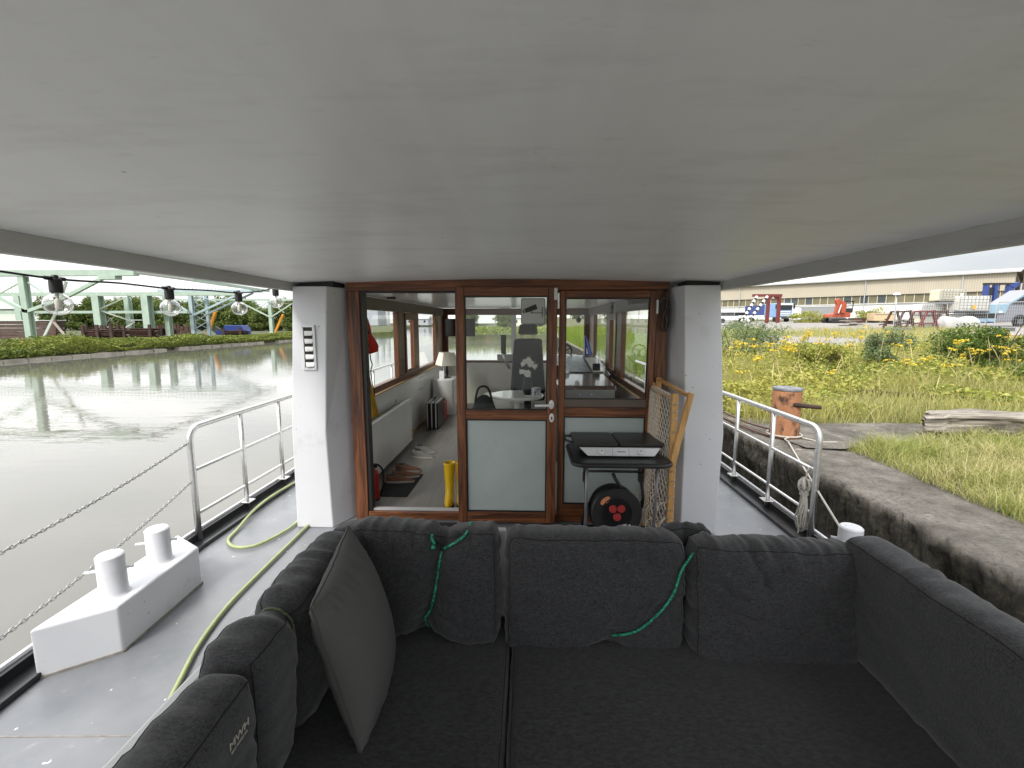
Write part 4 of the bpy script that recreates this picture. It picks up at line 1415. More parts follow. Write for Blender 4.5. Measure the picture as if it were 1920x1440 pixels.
softbox(-.255, .255, 6.50, 6.62, .62, 1.42, 'backrest', 'chairfab', hc, .055, .045)
hr = softbox(-.145, .145, 6.50, 6.60, 1.475, 1.625, 'headrest', 'chairfab', hc, .025, .035)
for x in (-.085, .085):
    MB().tube([(x, 6.55, 1.40), (x, 6.55, 1.50)], .007, 8).build('headrest_rod', 'steel', hr, 'all')
softbox(-.26, .26, 6.60, 7.10, .50, .63, 'seat', 'chairfab', hc, .01, .05)
MB().lathe([(.22, .013), (.22, .03), (.06, .06), (.05, .48), (.12, .50), (0, .50)], (0, 6.85, 0), 20).build('pedestal', 'dkmetal', hc, True)
softbox(-.385, -.315, 6.50, 6.56, 1.20, 1.475, 'armrest', 'chairfab', hc, -.004, .02)
MB().tube([(-.35, 6.54, 1.21), (-.345, 6.56, 1.12), (-.26, 6.58, .98)], .018, 8).build('armrest_hinge', 'steel', hc, 'all')
softbox(.30, .365, 6.56, 6.95, .86, .93, 'armrest', 'chairfab', hc, 0, .02)

hm_ = thing('helm_console', 'glossy brown helm console with chart panel on the starboard side', 'console', (.78, 6.0, .012))
MB().prism([(5.20, .013), (5.20, .88), (5.24, .925), (6.10, .96), (6.10, .013)], 0, .34, 1.02).build('cabinet', 'console', hm_, bevel=.01)
M['warmgrey'] = mat('warm_grey_laminate', (.30, .285, .28), .25, var=.05)
pn = MB().box(.36, 1.0, 5.188, 5.199, .72, .885).build('switch_panel', 'warmgrey', hm_, bevel=.004)
for x in (.60, .73):
    MB().lathe([(.012, 0), (.010, .006), (0, .007)], (0, 0, 0), 14, T((x, 5.188, .83)) @ RX(90)).build('pilot_lamp', 'led', pn, True)
MB().prism([(6.12, .80), (6.12, .95), (7.5, 1.12), (7.5, .80)], 0, .30, 1.12).build('dashboard', 'console', hm_, bevel=.02)
M['chart'] = mat('chart_panel', (.34, .40, .44), .2, var=.25, scale=7)
MB().hexa([(.36, 6.25, .972), (.86, 6.25, .972), (.86, 7.35, 1.107), (.36, 7.35, 1.107)], [(.36, 6.25, .980), (.86, 6.25, .980), (.86, 7.35, 1.115), (.36, 7.35, 1.115)]).build('chart_panel', 'chart', hm_)
MB().hexa([(.90, 6.25, .974), (1.05, 6.25, .974), (1.05, 7.2, 1.09), (.90, 7.2, 1.09)], [(.90, 6.25, .984), (1.05, 6.25, .984), (1.05, 7.2, 1.10), (.90, 7.2, 1.10)]).build('side_panel', 'offwhite', hm_)
cg = MB().lathe([(.05, 0), (.045, .05), (.02, .075), (0, .08)], (.52, 6.18, .965), 18)
cg.build('compass', 'silver', hm_, True)
hw = thing('steering_wheel', 'small spoked steering wheel behind the dashboard', 'wheel', (.62, 7.62, 1.1))
wm = T((.62, 7.60, 1.18)) @ RX(65)
mb = MB()
mb.tube([wm @ Vector((.11 * math.cos(a), .11 * math.sin(a), 0)) for a in [2 * math.pi * q / 24 for q in range(24)]], .012, 8, True)
for q in range(3):
    a = 2 * math.pi * q / 3 + .5
    mb.tube([wm @ Vector((0, 0, 0)), wm @ Vector((.11 * math.cos(a), .11 * math.sin(a), 0))], .008, 6)
mb.tube([wm @ Vector((0, 0, 0)), Vector((.62, 7.62, 1.08))], .015, 8)
mb.build('rim_and_spokes', 'dkmetal', hw, 'all')
ch = thing('wheelhouse_chest', 'low dark chest with a pale lid in front of the forward window', 'chest', (.62, 8.1, 0))
MB().box(.35, .95, 7.85, 8.5, .013, 1.02).build('body', 'console', ch, bevel=.01)
MB().box(.40, .90, 7.88, 8.45, 1.022, 1.06).build('lid', 'cream', ch, bevel=.008)

st_ = thing('round_side_table', 'round white side table behind the sliding door glass', 'table', (-.10, 5.0, .012))
MB().lathe([(0, .86), (.29, .86), (.30, .85), (.29, .83), (0, .83)], (-.12, 5.0, 0), 36).build('tabletop', 'offwhite', st_, True)
MB().lathe([(.16, .013), (.15, .03), (.03, .05), (.03, .83)], (-.12, 5.0, 0), 24).build('pedestal', 'offwhite', st_, True)
vs_ = thing('vase_of_flowers', 'grey vase of white flowers on the round side table', 'flowers', (.0, 4.96, .86))
MB().lathe([(.035, .861), (.055, .90), (.058, .96), (.04, 1.03), (.045, 1.06), (.04, 1.06), (.0, 1.0)], (.0, 4.96, 0), 22).build('vase', 'chairfab', vs_, True)
pt = MB()
for k in range(13):
    a, rr_ = rnd.uniform(0, 6.28), rnd.uniform(.0, .10)
    c_ = Vector((rr_ * math.cos(a), 4.96 + rr_ * math.sin(a), rnd.uniform(1.06, 1.25)))
    for q in range(9):
        b = 2 * math.pi * q / 9 + k
        d_ = Vector((math.cos(b), rnd.uniform(-.4, .4), math.sin(b))).normalized()
        sd = d_.cross(Vector((0, 1, 0))).normalized() * .009
        e_ = c_ + d_ * rnd.uniform(.028, .048)
        pt.add([c_, c_ + d_ * .018 + sd, e_ + Vector((0, -.006, 0)), c_ + d_ * .018 - sd], [(0, 1, 2, 3)])
pt.build('blossom', 'petal', vs_)
M['potpat'] = mat('patterned_china', (.10, .10, .16), .3, var=.1, dirt=(.70, .70, .72), dscale=45, dlo=.48, dhi=.55)
pp = thing('patterned_pot', 'small dark and white patterned pot on the round side table', 'pot', (.09, 4.86, .86))
MB().lathe([(.035, .861), (.048, .88), (.05, .93), (.046, .955), (.04, .955), (.04, .93), (0, .93)], (.09, 4.86, 0), 20).build('body', 'potpat', pp, True)
pc = thing('pillow_stack', 'pale cushion on a bench behind the round table', 'cushion', (-.5, 5.9, .5))
softbox(-.62, -.15, 5.6, 6.1, .55, .72, 'cushion', 'cream', pc, .02, .07)
softbox(-.64, -.12, 5.55, 6.15, .013, .548, 'bench', 'offwhite', pc, 0, .01)
bg_ = thing('shoulder_bag', 'dark grey shoulder bag on the floor left of the round table', 'bag', (-.46, 4.75, .012))
mb = MB()
mb.ball((-.46, 4.75, .46), .17, .10, .44, 20, 14)
mb.v = [(p[0] + .02 * noise.noise(Vector(p) * 7), p[1] + .02 * noise.noise(Vector(p) * 6 + Vector((3, 0, 0))), max(.013, p[2] + .03 * noise.noise(Vector(p) * 5))) for p in mb.v]
mb.build('body', 'chairfab', bg_, 'all')
MB().tube(spline([(-.56, 4.74, .78), (-.52, 4.72, .96), (-.42, 4.72, .97), (-.37, 4.74, .80)], 6), .012, 8).build('strap', 'dkmetal', bg_, 'all')
pa_ = thing('paper_stack', 'flat tray with papers on the round side table', 'papers', (.02, 4.86, .86))
MB().box(-.06, .15, 4.76, 4.84, .861, .868).build('tray', 'signface', pa_)
MB().box(-.04, .13, 4.77, 4.83, .869, .876).build('papers', 'white2', pa_)
for i_, (x_, y_, z_, lab_) in enumerate(((.43, 6.22, .965, 'small dark radio standing on the helm console'), (.95, 6.30, .985, 'small dark box at the right end of the helm console'))):
    rd_ = thing('marine_radio', lab_, 'radio', (x_, y_, z_))
    MB().box(x_ - .05, x_ + .05, y_, y_ + .05, z_ + .001, z_ + .10).build('body', 'black', rd_, bevel=.006)
    MB().tube([(x_ + .03, y_ + .02, z_ + .10), (x_ + .035, y_ + .02, z_ + .24)], .004, 6).build('aerial', 'black', rd_, 'all')
fl = thing('blue_pennant', 'blue and white cloth pennant hanging in the front right corner', 'pennant', (1.04, 8.0, 1.4))
mb = MB()
mb.grid(lambda u, v: (1.0 + .11 * u * (1.25 - v * .9) - .02 * v, 8.0 + .02 * math.sin(u * 9), 1.06 + .34 * v + .03 * u * (1 - v)), 12, 12)
ob = mb.build('cloth', 'blue', fl, 'all')
ob.modifiers.new('thickness', 'SOLIDIFY').thickness = .004
MB().tube([(.985, 8.0, 1.0), (.985, 8.0, 1.42)], .007, 6).build('staff', 'white2', fl, 'all')
MB().box(1.02, 1.06, 7.985, 7.99, 1.10, 1.20).build('emblem', 'white2', fl)
dv = thing('instrument_box', 'grey instrument box on the sill behind the door glass', 'box', (-.42, 8.9, .95))
MB().box(-.60, -.22, 8.86, 9.05, .892, 1.03).build('body', 'warmgrey', dv, bevel=.008)
MB().lathe([(.03, 0), (.028, .03), (0, .032)], (-.45, 8.95, 1.03), 14).build('knob', 'black', dv, True)
rl = thing('curtain_lamp', 'small black reading lamp under the ceiling in the front right corner', 'lamp', (.98, 8.9, 1.9))
MB().lathe([(.045, -.05), (.05, .0), (.03, .04), (0, .045)], (0, 0, 0), 16, T((.97, 8.85, 1.70)) @ RX(60)).build('head', 'black', rl, True)
MB().tube([(.97, 8.87, 1.72), (1.0, 8.95, 1.80), (1.0, 8.95, 1.92)], .01, 8).build('arm', 'black', rl, 'all')

# camera warning sign on the sliding door's glass
sg = thing('camera_sign', 'grey square sign with a surveillance camera pictogram on the door glass', 'sign', (.036, 3.55, 1.74))
MB().prism(rrect(-.055, .132, 1.640, 1.838, .014, 5), 1, 3.5560, 3.5650).build('plate', 'signface', sg)
bd = MB()
bd.tube([(x, 3.5555, z) for x, z in rrect(-.051, .128, 1.644, 1.834, .012, 5)], .0016, 6, True)
bd.build('border', 'ink', sg, 'all')
pg = MB()
y0, y1 = 3.5535, 3.5558
ca_, sa = math.cos(R(20)), math.sin(R(20))


def rp(cx_, cz_, pts):
    return [(cx_ + x * ca_ - z * sa, cz_ + x * sa + z * ca_) for x, z in pts]


pg.prism(rp(.020, 1.757, [(-.046, -.016), (.05, -.019), (.05, .021), (-.046, .017)]), 1, y0, y1)
pg.prism(rp(-.033, 1.737, [(-.006, -.013), (.004, -.013), (.004, .013), (-.006, .013)]), 1, y0, y1)
pg.prism([(.020, 1.724), (.110, 1.724), (.110, 1.729), (.024, 1.729)], 1, y0, y1)
pg.prism(rp(.026, 1.731, [(-.004, -.006), (.004, -.006), (.004, .014), (-.004, .014)]), 1, y0, y1)
pg.prism([(.106, 1.695), (.112, 1.695), (.112, 1.772), (.106, 1.772)], 1, y0 - .001, y1)
pg.build('pictogram', 'ink', sg)


# ================================================================ water, banks, ground
m, nt, bs = _nodes('canal_water')
v = _coords(nt, (1, 1, 1))
c = _ramp(nt, _noise(nt, v, .05, 3), [(.35, (.125, .124, .110)), (.65, (.168, .163, .145))])
nt.links.new(c, bs.inputs['Base Color'])
bs.inputs['Roughness'].default_value = .012
bs.inputs['IOR'].default_value = 1.34
bs.inputs['Specular IOR Level'].default_value = .5
a = _noise(nt, _coords(nt, (.55, 1.5, 1)), 1.5, 4, .55, .6)
b = _noise(nt, _coords(nt, (1.0, 2.6, 1)), 3.4, 3, .5, .3)
patch = _ramp(nt, _noise(nt, _coords(nt, (.5, 1.1, 1)), .16, 3), [(.42, (.10, .10, .10)), (.62, (1, 1, 1))])
md = nt.nodes.new('ShaderNodeMath')
md.operation = 'MULTIPLY'
nt.links.new(b, md.inputs[0])
nt.links.new(patch, md.inputs[1])
ad = nt.nodes.new('ShaderNodeMath')
ad.operation = 'MULTIPLY_ADD'
ad.inputs[1].default_value = .32
nt.links.new(md.outputs[0], ad.inputs[0])
nt.links.new(a, ad.inputs[2])
_bump(nt, bs, ad.outputs[0], .07, .06)
M['water'] = m
WZ = -.75
struct(MB().add([(-500, -200, WZ), (500, -200, WZ), (500, 700, WZ), (-500, 700, WZ)], [(0, 1, 2, 3)]).build('water', 'water'), 'still olive grey canal water with faint ripples')


def ground_mat(name, a, b, c3, s=.9):
    m, nt, bs = _nodes(name)
    v = _coords(nt, (1, 1, 1))
    c = _ramp(nt, _noise(nt, v, s, 7, .65), [(.3, a), (.5, b), (.72, c3)])
    nt.links.new(c, bs.inputs['Base Color'])
    bs.inputs['Roughness'].default_value = .95
    _bump(nt, bs, _noise(nt, v, s * 12, 5), .6, .05)
    return m


M['soil'] = ground_mat('grassy_soil', (.045, .045, .018), (.085, .085, .032), (.13, .11, .05))
M['bankm'] = ground_mat('bank_soil', (.035, .042, .018), (.06, .07, .025), (.12, .10, .06), .5)
M['yardm'] = ground_mat('yard_concrete', (.20, .185, .17), (.25, .235, .22), (.31, .295, .27), .5)

m, nt, bs = _nodes('old_quay_concrete')
v = _coords(nt, (1, 1, 1))
c = _ramp(nt, _noise(nt, v, 3.2, 10, .78), [(.32, (.085, .078, .068)), (.46, (.19, .175, .15)), (.56, (.27, .25, .22)), (.7, (.40, .375, .33))])
c = _mix(nt, _ramp(nt, _noise(nt, v, 38, 5, .7), [(.52, (0, 0, 0)), (.66, (.75, .75, .75))]), c, (.09, .083, .072))
c = _mix(nt, _ramp(nt, _noise(nt, _coords(nt, (1, .35, 1)), 1.7, 6, .7), [(.50, (0, 0, 0)), (.66, (.8, .8, .8))]), c, (.085, .08, .07))
lic = nt.nodes.new('ShaderNodeTexVoronoi')
lic.inputs['Scale'].default_value = 5
nt.links.new(v, lic.inputs['Vector'])
c = _mix(nt, _mix(nt, 1., _ramp(nt, lic.outputs['Distance'], [(.10, (1, 1, 1)), (.16, (0, 0, 0))]), _ramp(nt, _noise(nt, v, 8, 4), [(.5, (0, 0, 0)), (.58, (.7, .7, .7))]), 'MULTIPLY'), c, (.55, .52, .46))
geo = nt.nodes.new('ShaderNodeNewGeometry')
sx = nt.nodes.new('ShaderNodeSeparateXYZ')
nt.links.new(v, sx.inputs[0])
low = nt.nodes.new('ShaderNodeMapRange')
low.inputs['From Min'].default_value = .335
low.inputs['From Max'].default_value = .245
nt.links.new(sx.outputs['Z'], low.inputs['Value'])
ln = nt.nodes.new('ShaderNodeMath')
ln.operation = 'MULTIPLY_ADD'
ln.inputs[1].default_value = 2.4
ln.inputs[2].default_value = -1.15
nt.links.new(_noise(nt, v, 4.5, 6, .65), ln.inputs[0])
la = nt.nodes.new('ShaderNodeMath')
la.operation = 'ADD'
la.use_clamp = True
nt.links.new(low.outputs[0], la.inputs[0])
nt.links.new(ln.outputs[0], la.inputs[1])
lm_ = nt.nodes.new('ShaderNodeMath')
lm_.operation = 'MULTIPLY'
nt.links.new(la.outputs[0], lm_.inputs[0])
lp2 = nt.nodes.new('ShaderNodeMath')
lp2.operation = 'MULTIPLY'
lp2.use_clamp = True
lp2.inputs[1].default_value = 2.2
nt.links.new(low.outputs[0], lp2.inputs[0])
nt.links.new(lp2.outputs[0], lm_.inputs[1])
algae = _ramp(nt, _noise(nt, v, 22, 8, .78), [(.36, (.008, .0075, .006)), (.52, (.028, .025, .016)), (.62, (.070, .060, .034)), (.74, (.19, .18, .15))])
c = _mix(nt, lm_.outputs[0], c, algae)
nt.links.new(c, bs.inputs['Base Color'])
bs.inputs['Roughness'].default_value = .95
_bump(nt, bs, _noise(nt, v, 20, 10, .75), 1.0, .07)
M['quay'] = m

QX, QZ = 2.575, .345
qb = MB()
nq = 300


def qpt(u, w):
    y = -30 + 28 * u / .1 if u < .1 else (-2 + 14 * (u - .1) / .75 if u < .85 else 12 + 48 * (u - .85) / .15)
    prof = [(2.52, -1.6), (2.53, -.75), (2.535, -.40), (2.55, -.15), (2.555, 0), (2.56, .12), (2.562, .20), (2.566, .27), (2.572, .325), (2.59, QZ), (2.75, QZ + .003), (3.1, QZ + .004), (3.5, QZ - .02)]
    k = round(w * (len(prof) - 1))
    x, z = prof[k]
    f = 1 if 2 < k < 10 else .25
    d = .05 * noise.noise(Vector((y * 2.2, z * 5, 1))) + .026 * noise.noise(Vector((y * 9, z * 14, 4))) + .022 * noise.noise(Vector((y * 26, z * 30, 8)))
    return (x + d * f * 1.1, y, z + (d * .35 if k >= 8 else 0))


qb.grid(qpt, 1500, 12)
qy = qb.build('quay', 'quay', None, 'all')
struct(qy, 'old concrete quay wall with dark mossy face and worn pale top')


def sstep(a, b, x):
    t_ = max(0, min(1, (x - a) / (b - a)))
    return t_ * t_ * (3 - 2 * t_)


def H(x, y):
    r_ = math.hypot(x, y)
    h = .34 + .0176 * max(0, r_ - 5) * sstep(2.6, 9, x)
    h += .05 * noise.noise(Vector((x * .35, y * .35, 2))) * sstep(3.2, 5, x)
    return h


tm = MB()
xs = [3.3, 3.6, 4, 4.5, 5, 6, 7, 8, 9.5, 11, 13, 15, 18, 21, 25, 30, 36, 44, 54, 66, 80, 100, 140, 200, 300]
ys = [-60, -40, -25, -15, -10, -6, -3, 0, 1.5, 3, 4, 5, 6, 7, 8, 9.5, 11, 13, 15, 18, 21, 25, 30, 36, 44, 54, 66, 80, 100, 130, 180, 300]
tm.grid(lambda u, v: (xs[round(u * (len(xs) - 1))], ys[round(v * (len(ys) - 1))], H(xs[round(u * (len(xs) - 1))], ys[round(v * (len(ys) - 1))]) - (.03 if xs[round(u * (len(xs) - 1))] < 3.5 else 0)), len(xs) - 1, len(ys) - 1)
struct(tm.build('ground', 'soil', None, True), 'rough grassy ground behind the quay')
# concrete apron at the old bollard
ap = MB()
apo = [(2.75, 5.55), (2.9, 4.7), (3.25, 4.66), (3.6, 4.82), (4.3, 5.0), (5.4, 5.2), (5.6, 5.75), (4.6, 5.85), (3.3, 5.82), (2.75, 5.80)]
ap.add([(x, y, H(x, y) + .022) for x, y in apo], [tuple(range(len(apo)))])
struct(ap.build('path', 'quay'), 'worn concrete apron round the old bollard')
yd = MB()
yd.grid(lambda u, v: ((14 + 70 * v ** 1.6) * math.sin(R(20 + 45 * u)), (14 + 70 * v ** 1.6) * math.cos(R(20 + 45 * u)), H((14 + 70 * v ** 1.6) * math.sin(R(20 + 45 * u)), (14 + 70 * v ** 1.6) * math.cos(R(20 + 45 * u))) + .05), 30, 26)
struct(yd.build('yard', 'yardm', None, True), 'pale concrete yard in front of the long hall')

# left bank, far shore
BZ = -.15
bk = MB()
bo = [(-30.6, -80), (-30.5, 20), (-30.7, 40), (-29.6, 60), (-25, 76), (-23.5, 82), (-27, 92), (-40, 150), (-60, 260), (-450, 260), (-450, -80)]
bi = [(x - .9, y, BZ) for x, y in bo]
bk.add([(x, y, -2) for x, y in bo] + bi, [tuple(range(11, 22))] + [(i, (i + 1) % 11, 11 + (i + 1) % 11, 11 + i) for i in range(11)])
struct(bk.build('bank', 'bankm'), 'low green canal bank across the water')
kb = MB()
for k in range(46):
    y = 16 + k * 1.35
    if rnd.random() < .13:
        continue
    x = -30.55 + (max(0, y - 40) / 20) * 1.0
    dz_ = rnd.uniform(-.05, .06)
    kb.hexa([(x - .5, y, -1.2), (x + rnd.uniform(-.05, .06), y, -1.2), (x + rnd.uniform(-.05, .06), y + 1.3, -1.2), (x - .5, y + 1.3, -1.2)], [(x - .5, y, -.58 + dz_), (x - .02 + rnd.uniform(-.08, .03), y, -.60 + dz_), (x - .02 + rnd.uniform(-.08, .03), y + 1.3, -.60 - dz_), (x - .5, y + 1.3, -.58 - dz_)])
struct(kb.build('bank_kerb', 'concrete_w'), 'broken pale stone edging along the far bank')
fs = MB()
fo = [(-13, 66), (-8, 58), (3.0, 56), (14, 58), (40, 120), (60, 260), (-20, 260), (-18, 110)]
fs.add([(x, y, -2) for x, y in fo] + [(x, y + 1, .0) for x, y in fo], [tuple(range(8, 16))] + [(i, (i + 1) % 8, 8 + (i + 1) % 8, 8 + i) for i in range(8)])
struct(fs.build('far_bank', 'bankm'), 'green bank closing the basin ahead of the bow')
struct(MB().box(-500, 500, 262, 420, -2, .15).build('far_land', 'bankm'), 'flat land on the horizon')

# ================================================================ planting
def blades(name, pts, hmin, hmax, wid, lean, material, seed=0, hscale=None):
    """grass blades: tapering bent strips; pts (n,3)"""
    g = np.random.default_rng(seed)
    n = len(pts)
    h = g.uniform(hmin, hmax, n)
    if hscale is not None:
        h = h * hscale
    az = g.uniform(0, 2 * np.pi, n)
    fz = g.uniform(0, 2 * np.pi, n)
    ln = g.uniform(.15, 1., n) * lean
    w = wid * g.uniform(.7, 1.3, n)
    dx, dy = np.cos(az), np.sin(az)
    sx_, sy_ = np.cos(fz), np.sin(fz)
    V = np.zeros((n, 5, 3), np.float32)
    for k, (t_, ww) in enumerate(((0, 1), (0, -1), (.55, .8), (.55, -.8), (1, 0))):
        off = ln * h * t_ ** 1.8
        V[:, k, 0] = pts[:, 0] + dx * off + sx_ * w * ww * .5
        V[:, k, 1] = pts[:, 1] + dy * off + sy_ * w * ww * .5
        V[:, k, 2] = pts[:, 2] + h * t_ * (1 - .25 * ln * t_)
    base = np.arange(n)[:, None] * 5
    tri = np.array([0, 1, 3, 0, 3, 2, 2, 3, 4])
    loops = (base + tri[None, :]).ravel()
    me = rawmesh(name, V.reshape(-1, 3), loops, 3)
    return link(me, name, material)


def leaves(name, pts, size, material, seed=0, flat=.5, parent=None, asp=.5, link_it=True):
    """leaf-shaped quads scattered at pts"""
    g = np.random.default_rng(seed)
    n = len(pts)
    a = g.normal(size=(n, 3))
    a[:, 2] *= (1 - flat)
    a /= np.linalg.norm(a, axis=1)[:, None]
    b = g.normal(size=(n, 3))
    b -= a * (a * b).sum(1)[:, None]
    b /= np.linalg.norm(b, axis=1)[:, None]
    s = size * g.uniform(.6, 1.3, n)[:, None]
    V = np.zeros((n, 4, 3), np.float32)
    V[:, 0] = pts - a * s * .5
    V[:, 1] = pts + b * s * asp * .5
    V[:, 2] = pts + a * s * .5
    V[:, 3] = pts - b * s * asp * .5
    V[:, 0, 2] -= s[:, 0] * .1
    V[:, 2, 2] -= s[:, 0] * .18
    loops = np.arange(n * 4)
    me = rawmesh(name, V.reshape(-1, 3), loops, 4)
    if not link_it:
        return me
    return link(me, name, material, parent)


M['grassm'] = leafmat('dry_grass', [(0, (.20, .24, .06)), (.3, (.33, .33, .10)), (.55, (.50, .44, .20)), (.8, (.64, .56, .33)), (1, (.17, .23, .055))], big=1.1, bigc=(.27, .32, .075))
M['tallm'] = leafmat('tall_grass', [(0, (.21, .24, .065)), (.35, (.36, .36, .11)), (.7, (.52, .46, .22)), (1, (.16, .20, .05))], big=.5, bigc=(.38, .36, .11))
M['weedm'] = leafmat('weed_leaves', [(0, (.12, .17, .035)), (.4, (.25, .29, .055)), (.75, (.38, .38, .085)), (1, (.46, .43, .14))], big=.35, bigc=(.40, .38, .09))
M['yellowm'] = leafmat('yellow_florets', [(0, (.58, .42, .03)), (.6, (.70, .54, .05)), (1, (.60, .42, .05))], trans=.1)
M['bushm'] = leafmat('bush_leaves', [(0, (.045, .09, .018)), (.5, (.10, .165, .03)), (1, (.20, .25, .06))])
M['mugm'] = leafmat('mugwort_leaves', [(0, (.11, .16, .06)), (.5, (.17, .23, .10)), (1, (.25, .30, .15))])
M['reedm'] = leafmat('reed_leaves', [(0, (.10, .17, .02)), (.6, (.20, .28, .03)), (1, (.30, .32, .07))])


def hz(P):
    return np.array([H(float(a), float(b)) for a, b in P])


def scatter(n, x0, x1, y0, y1, keep, seed):
    g = np.random.default_rng(seed)
    P = np.stack([g.uniform(x0, x1, n), g.uniform(y0, y1, n)], 1)
    k = np.array([keep(float(a), float(b)) for a, b in P])
    P = P[k]
    return np.concatenate([P, hz(P)[:, None]], 1)


def in_poly(x, y, P):
    c_ = False
    j = len(P) - 1
    for i in range(len(P)):
        if (P[i][1] > y) != (P[j][1] > y) and x < (P[j][0] - P[i][0]) * (y - P[i][1]) / (P[j][1] - P[i][1]) + P[i][0]:
            c_ = not c_
        j = i
    return c_


def grassy(x, y):
    e = 3.27 + .10 * noise.noise(Vector((x * 2, y * 1.6, 0))) if y < 5.3 else 2.78 + .05 * noise.noise(Vector((0, y * 2, 3)))
    if y < 5.3 and y > 4.4:
        e += .04
    if x < e or in_poly(x, y, apo):
        return False
    return x > .55 * y * .55 - .2


near = lambda x, y: grassy(x, y) and x < 1.75 * y + 1.2
P1 = scatter(90000, 3.1, 8.5, 1.6, 5.9, near, 1)
struct(blades('grass', P1, .05, .24, .005, 1.25, 'grassm', 1, np.array([.45 + .9 * max(0, .5 + noise.noise(Vector((float(a) * 2.6, float(b) * 2.6, 4)))) for a, b, _ in P1])), 'short dry grass beside the concrete quay strip', 'stuff')
mid = lambda x, y: grassy(x, y) and x < 1.35 * y + 2 and x > .30 * y + .9
P2 = scatter(62000, 2.7, 15, 5.6, 13, mid, 2)
hs = np.array([.75 + .6 * (noise.noise(Vector((float(a) * .5, float(b) * .5, 7))) + .3) for a, b, _ in P2])
hs = hs * np.array([1 - .62 * sstep(-.14, .08, noise.noise(Vector((float(a) * .45, float(b) * .45, 11)))) * sstep(6.2, 7.4, float(b)) for a, b, _ in P2])
struct(blades('tall_grass', P2, .16, .48, .0085, .75, 'tallm', 2, np.clip(hs, .35, 1.5)), 'knee high yellow green grass behind the bollard', 'stuff')
P3 = scatter(52000, 2.7, 36, 12.5, 34, lambda x, y: x > .26 * y + .3 and x < 1.25 * y and (math.hypot(x, y) < 16.5 + 2.5 * noise.noise(Vector((x * .2, y * .2, 0))) or noise.noise(Vector((x * .13, y * .13, 5))) > .12 or x < .50 * y), 3)
struct(blades('meadow', P3, .18, .60, .018, .6, 'tallm', 3), 'overgrown meadow towards the yard', 'stuff')
P4 = scatter(60000, 2.62, 6.5, 5.9, 40, lambda x, y: x < 2.75 + .04 * y + 1.2 and x > 2.62 and x < .405 * y, 4)
struct(blades('reeds', P4, .5, 1.05, .014, .25, 'reedm', 4), 'bright green reeds along the quay beside the wheelhouse', 'stuff')


def wd_keep(x, y):
    if not (grassy(x, y) and x > .28 * y + .7 and x < 1.3 * y + 1):
        return False
    d = noise.noise(Vector((x * .45, y * .45, 11)))
    return d > -.10 if y < 8.5 else d > -.40


P5 = scatter(130000, 2.8, 19, 6.2, 17, wd_keep, 6)
P5 = P5[:90000]
P5[:, 2] += np.random.default_rng(9).uniform(.04, .50, len(P5)) * np.clip(np.array([.55 + noise.noise(Vector((float(a) * .6, float(b) * .6, 3))) for a, b, _ in P5]), .15, 1.2)
struct(leaves('weeds', P5, .085, 'weedm', 6, .55), 'leafy yellow green weeds spreading through the grass', 'stuff')

# tansy: stems with flat yellow heads
sm_, hd_ = MB(), []
tp = scatter(560, 2.9, 17, 5.9, 15.5, lambda x, y: grassy(x, y) and x > .33 * y + .75 and x < 1.2 * y + 1 and noise.noise(Vector((x * .55, y * .55, 21))) > (.02 if y > 7.8 else .30), 8)
stems_v = []
for x, y, z in tp:
    h_ = rnd.uniform(.35, .8) * (1.15 if y > 8 else .75)
    lx, ly = rnd.uniform(-.08, .08), rnd.uniform(-.08, .08)
    top_ = Vector((x + lx, y + ly, z + h_))
    sm_.tube([(x, y, z), (x + lx * .4, y + ly * .4, z + h_ * .55), top_], .004, 4)
    for q in range(rnd.randint(3, 7)):
        e_ = top_ + Vector((rnd.uniform(-.09, .09), rnd.uniform(-.09, .09), rnd.uniform(-.02, .05)))
        sm_.tube([top_ - Vector((lx * .2, ly * .2, .10)), e_], .0028, 3)
        for w_ in range(rnd.randint(6, 11)):
            hd_.append(e_ + Vector((rnd.uniform(-.032, .032), rnd.uniform(-.032, .032), rnd.uniform(-.006, .012))))
struct(sm_.build('tansy_stems', 'weedm'), 'green stems of the yellow flowers', 'stuff')
struct(leaves('tansy_flowers', np.array([tuple(p) for p in hd_]), .030, 'yellowm', 12, .75, asp=.95), 'flat yellow flower heads dotted over the meadow', 'stuff')
# tall dry stalks and plumes
sk = MB()
for x, y, z in scatter(360, 2.9, 15, 5.9, 14, lambda x, y: grassy(x, y) and x > .33 * y + .75 and x < 1.25 * y + 1, 18):
    h_ = rnd.uniform(.5, 1.0)
    a_ = rnd.uniform(0, 6.28)
    b_ = rnd.uniform(.05, .28)
    pts_ = [(x + math.cos(a_) * b_ * t_ * t_, y + math.sin(a_) * b_ * t_ * t_, z + h_ * t_ * (1 - .12 * t_ * b_ * 3)) for t_ in (0, .3, .6, .8, 1)]
    sk.tube(pts_, [.0026, .0024, .0022, .007, .002], 4)
struct(sk.build('dry_stalks', 'stalk'), 'pale dry grass stalks standing above the meadow', 'stuff')


def blob_points(n, c_, rad, seed, clumps=14, cr=.38):
    g = np.random.default_rng(seed)
    d = g.normal(size=(clumps, 3))
    d /= np.linalg.norm(d, axis=1)[:, None]
    cc = d * (g.uniform(.25, .85, clumps) ** .6)[:, None]
    k = g.integers(0, clumps, n)
    p = g.normal(size=(n, 3))
    p /= np.linalg.norm(p, axis=1)[:, None]
    p *= (g.uniform(.15, 1, n) ** .5)[:, None] * cr * g.uniform(.7, 1.25, clumps)[k][:, None]
    return (cc[k] + p) * np.array(rad) + np.array(c_)


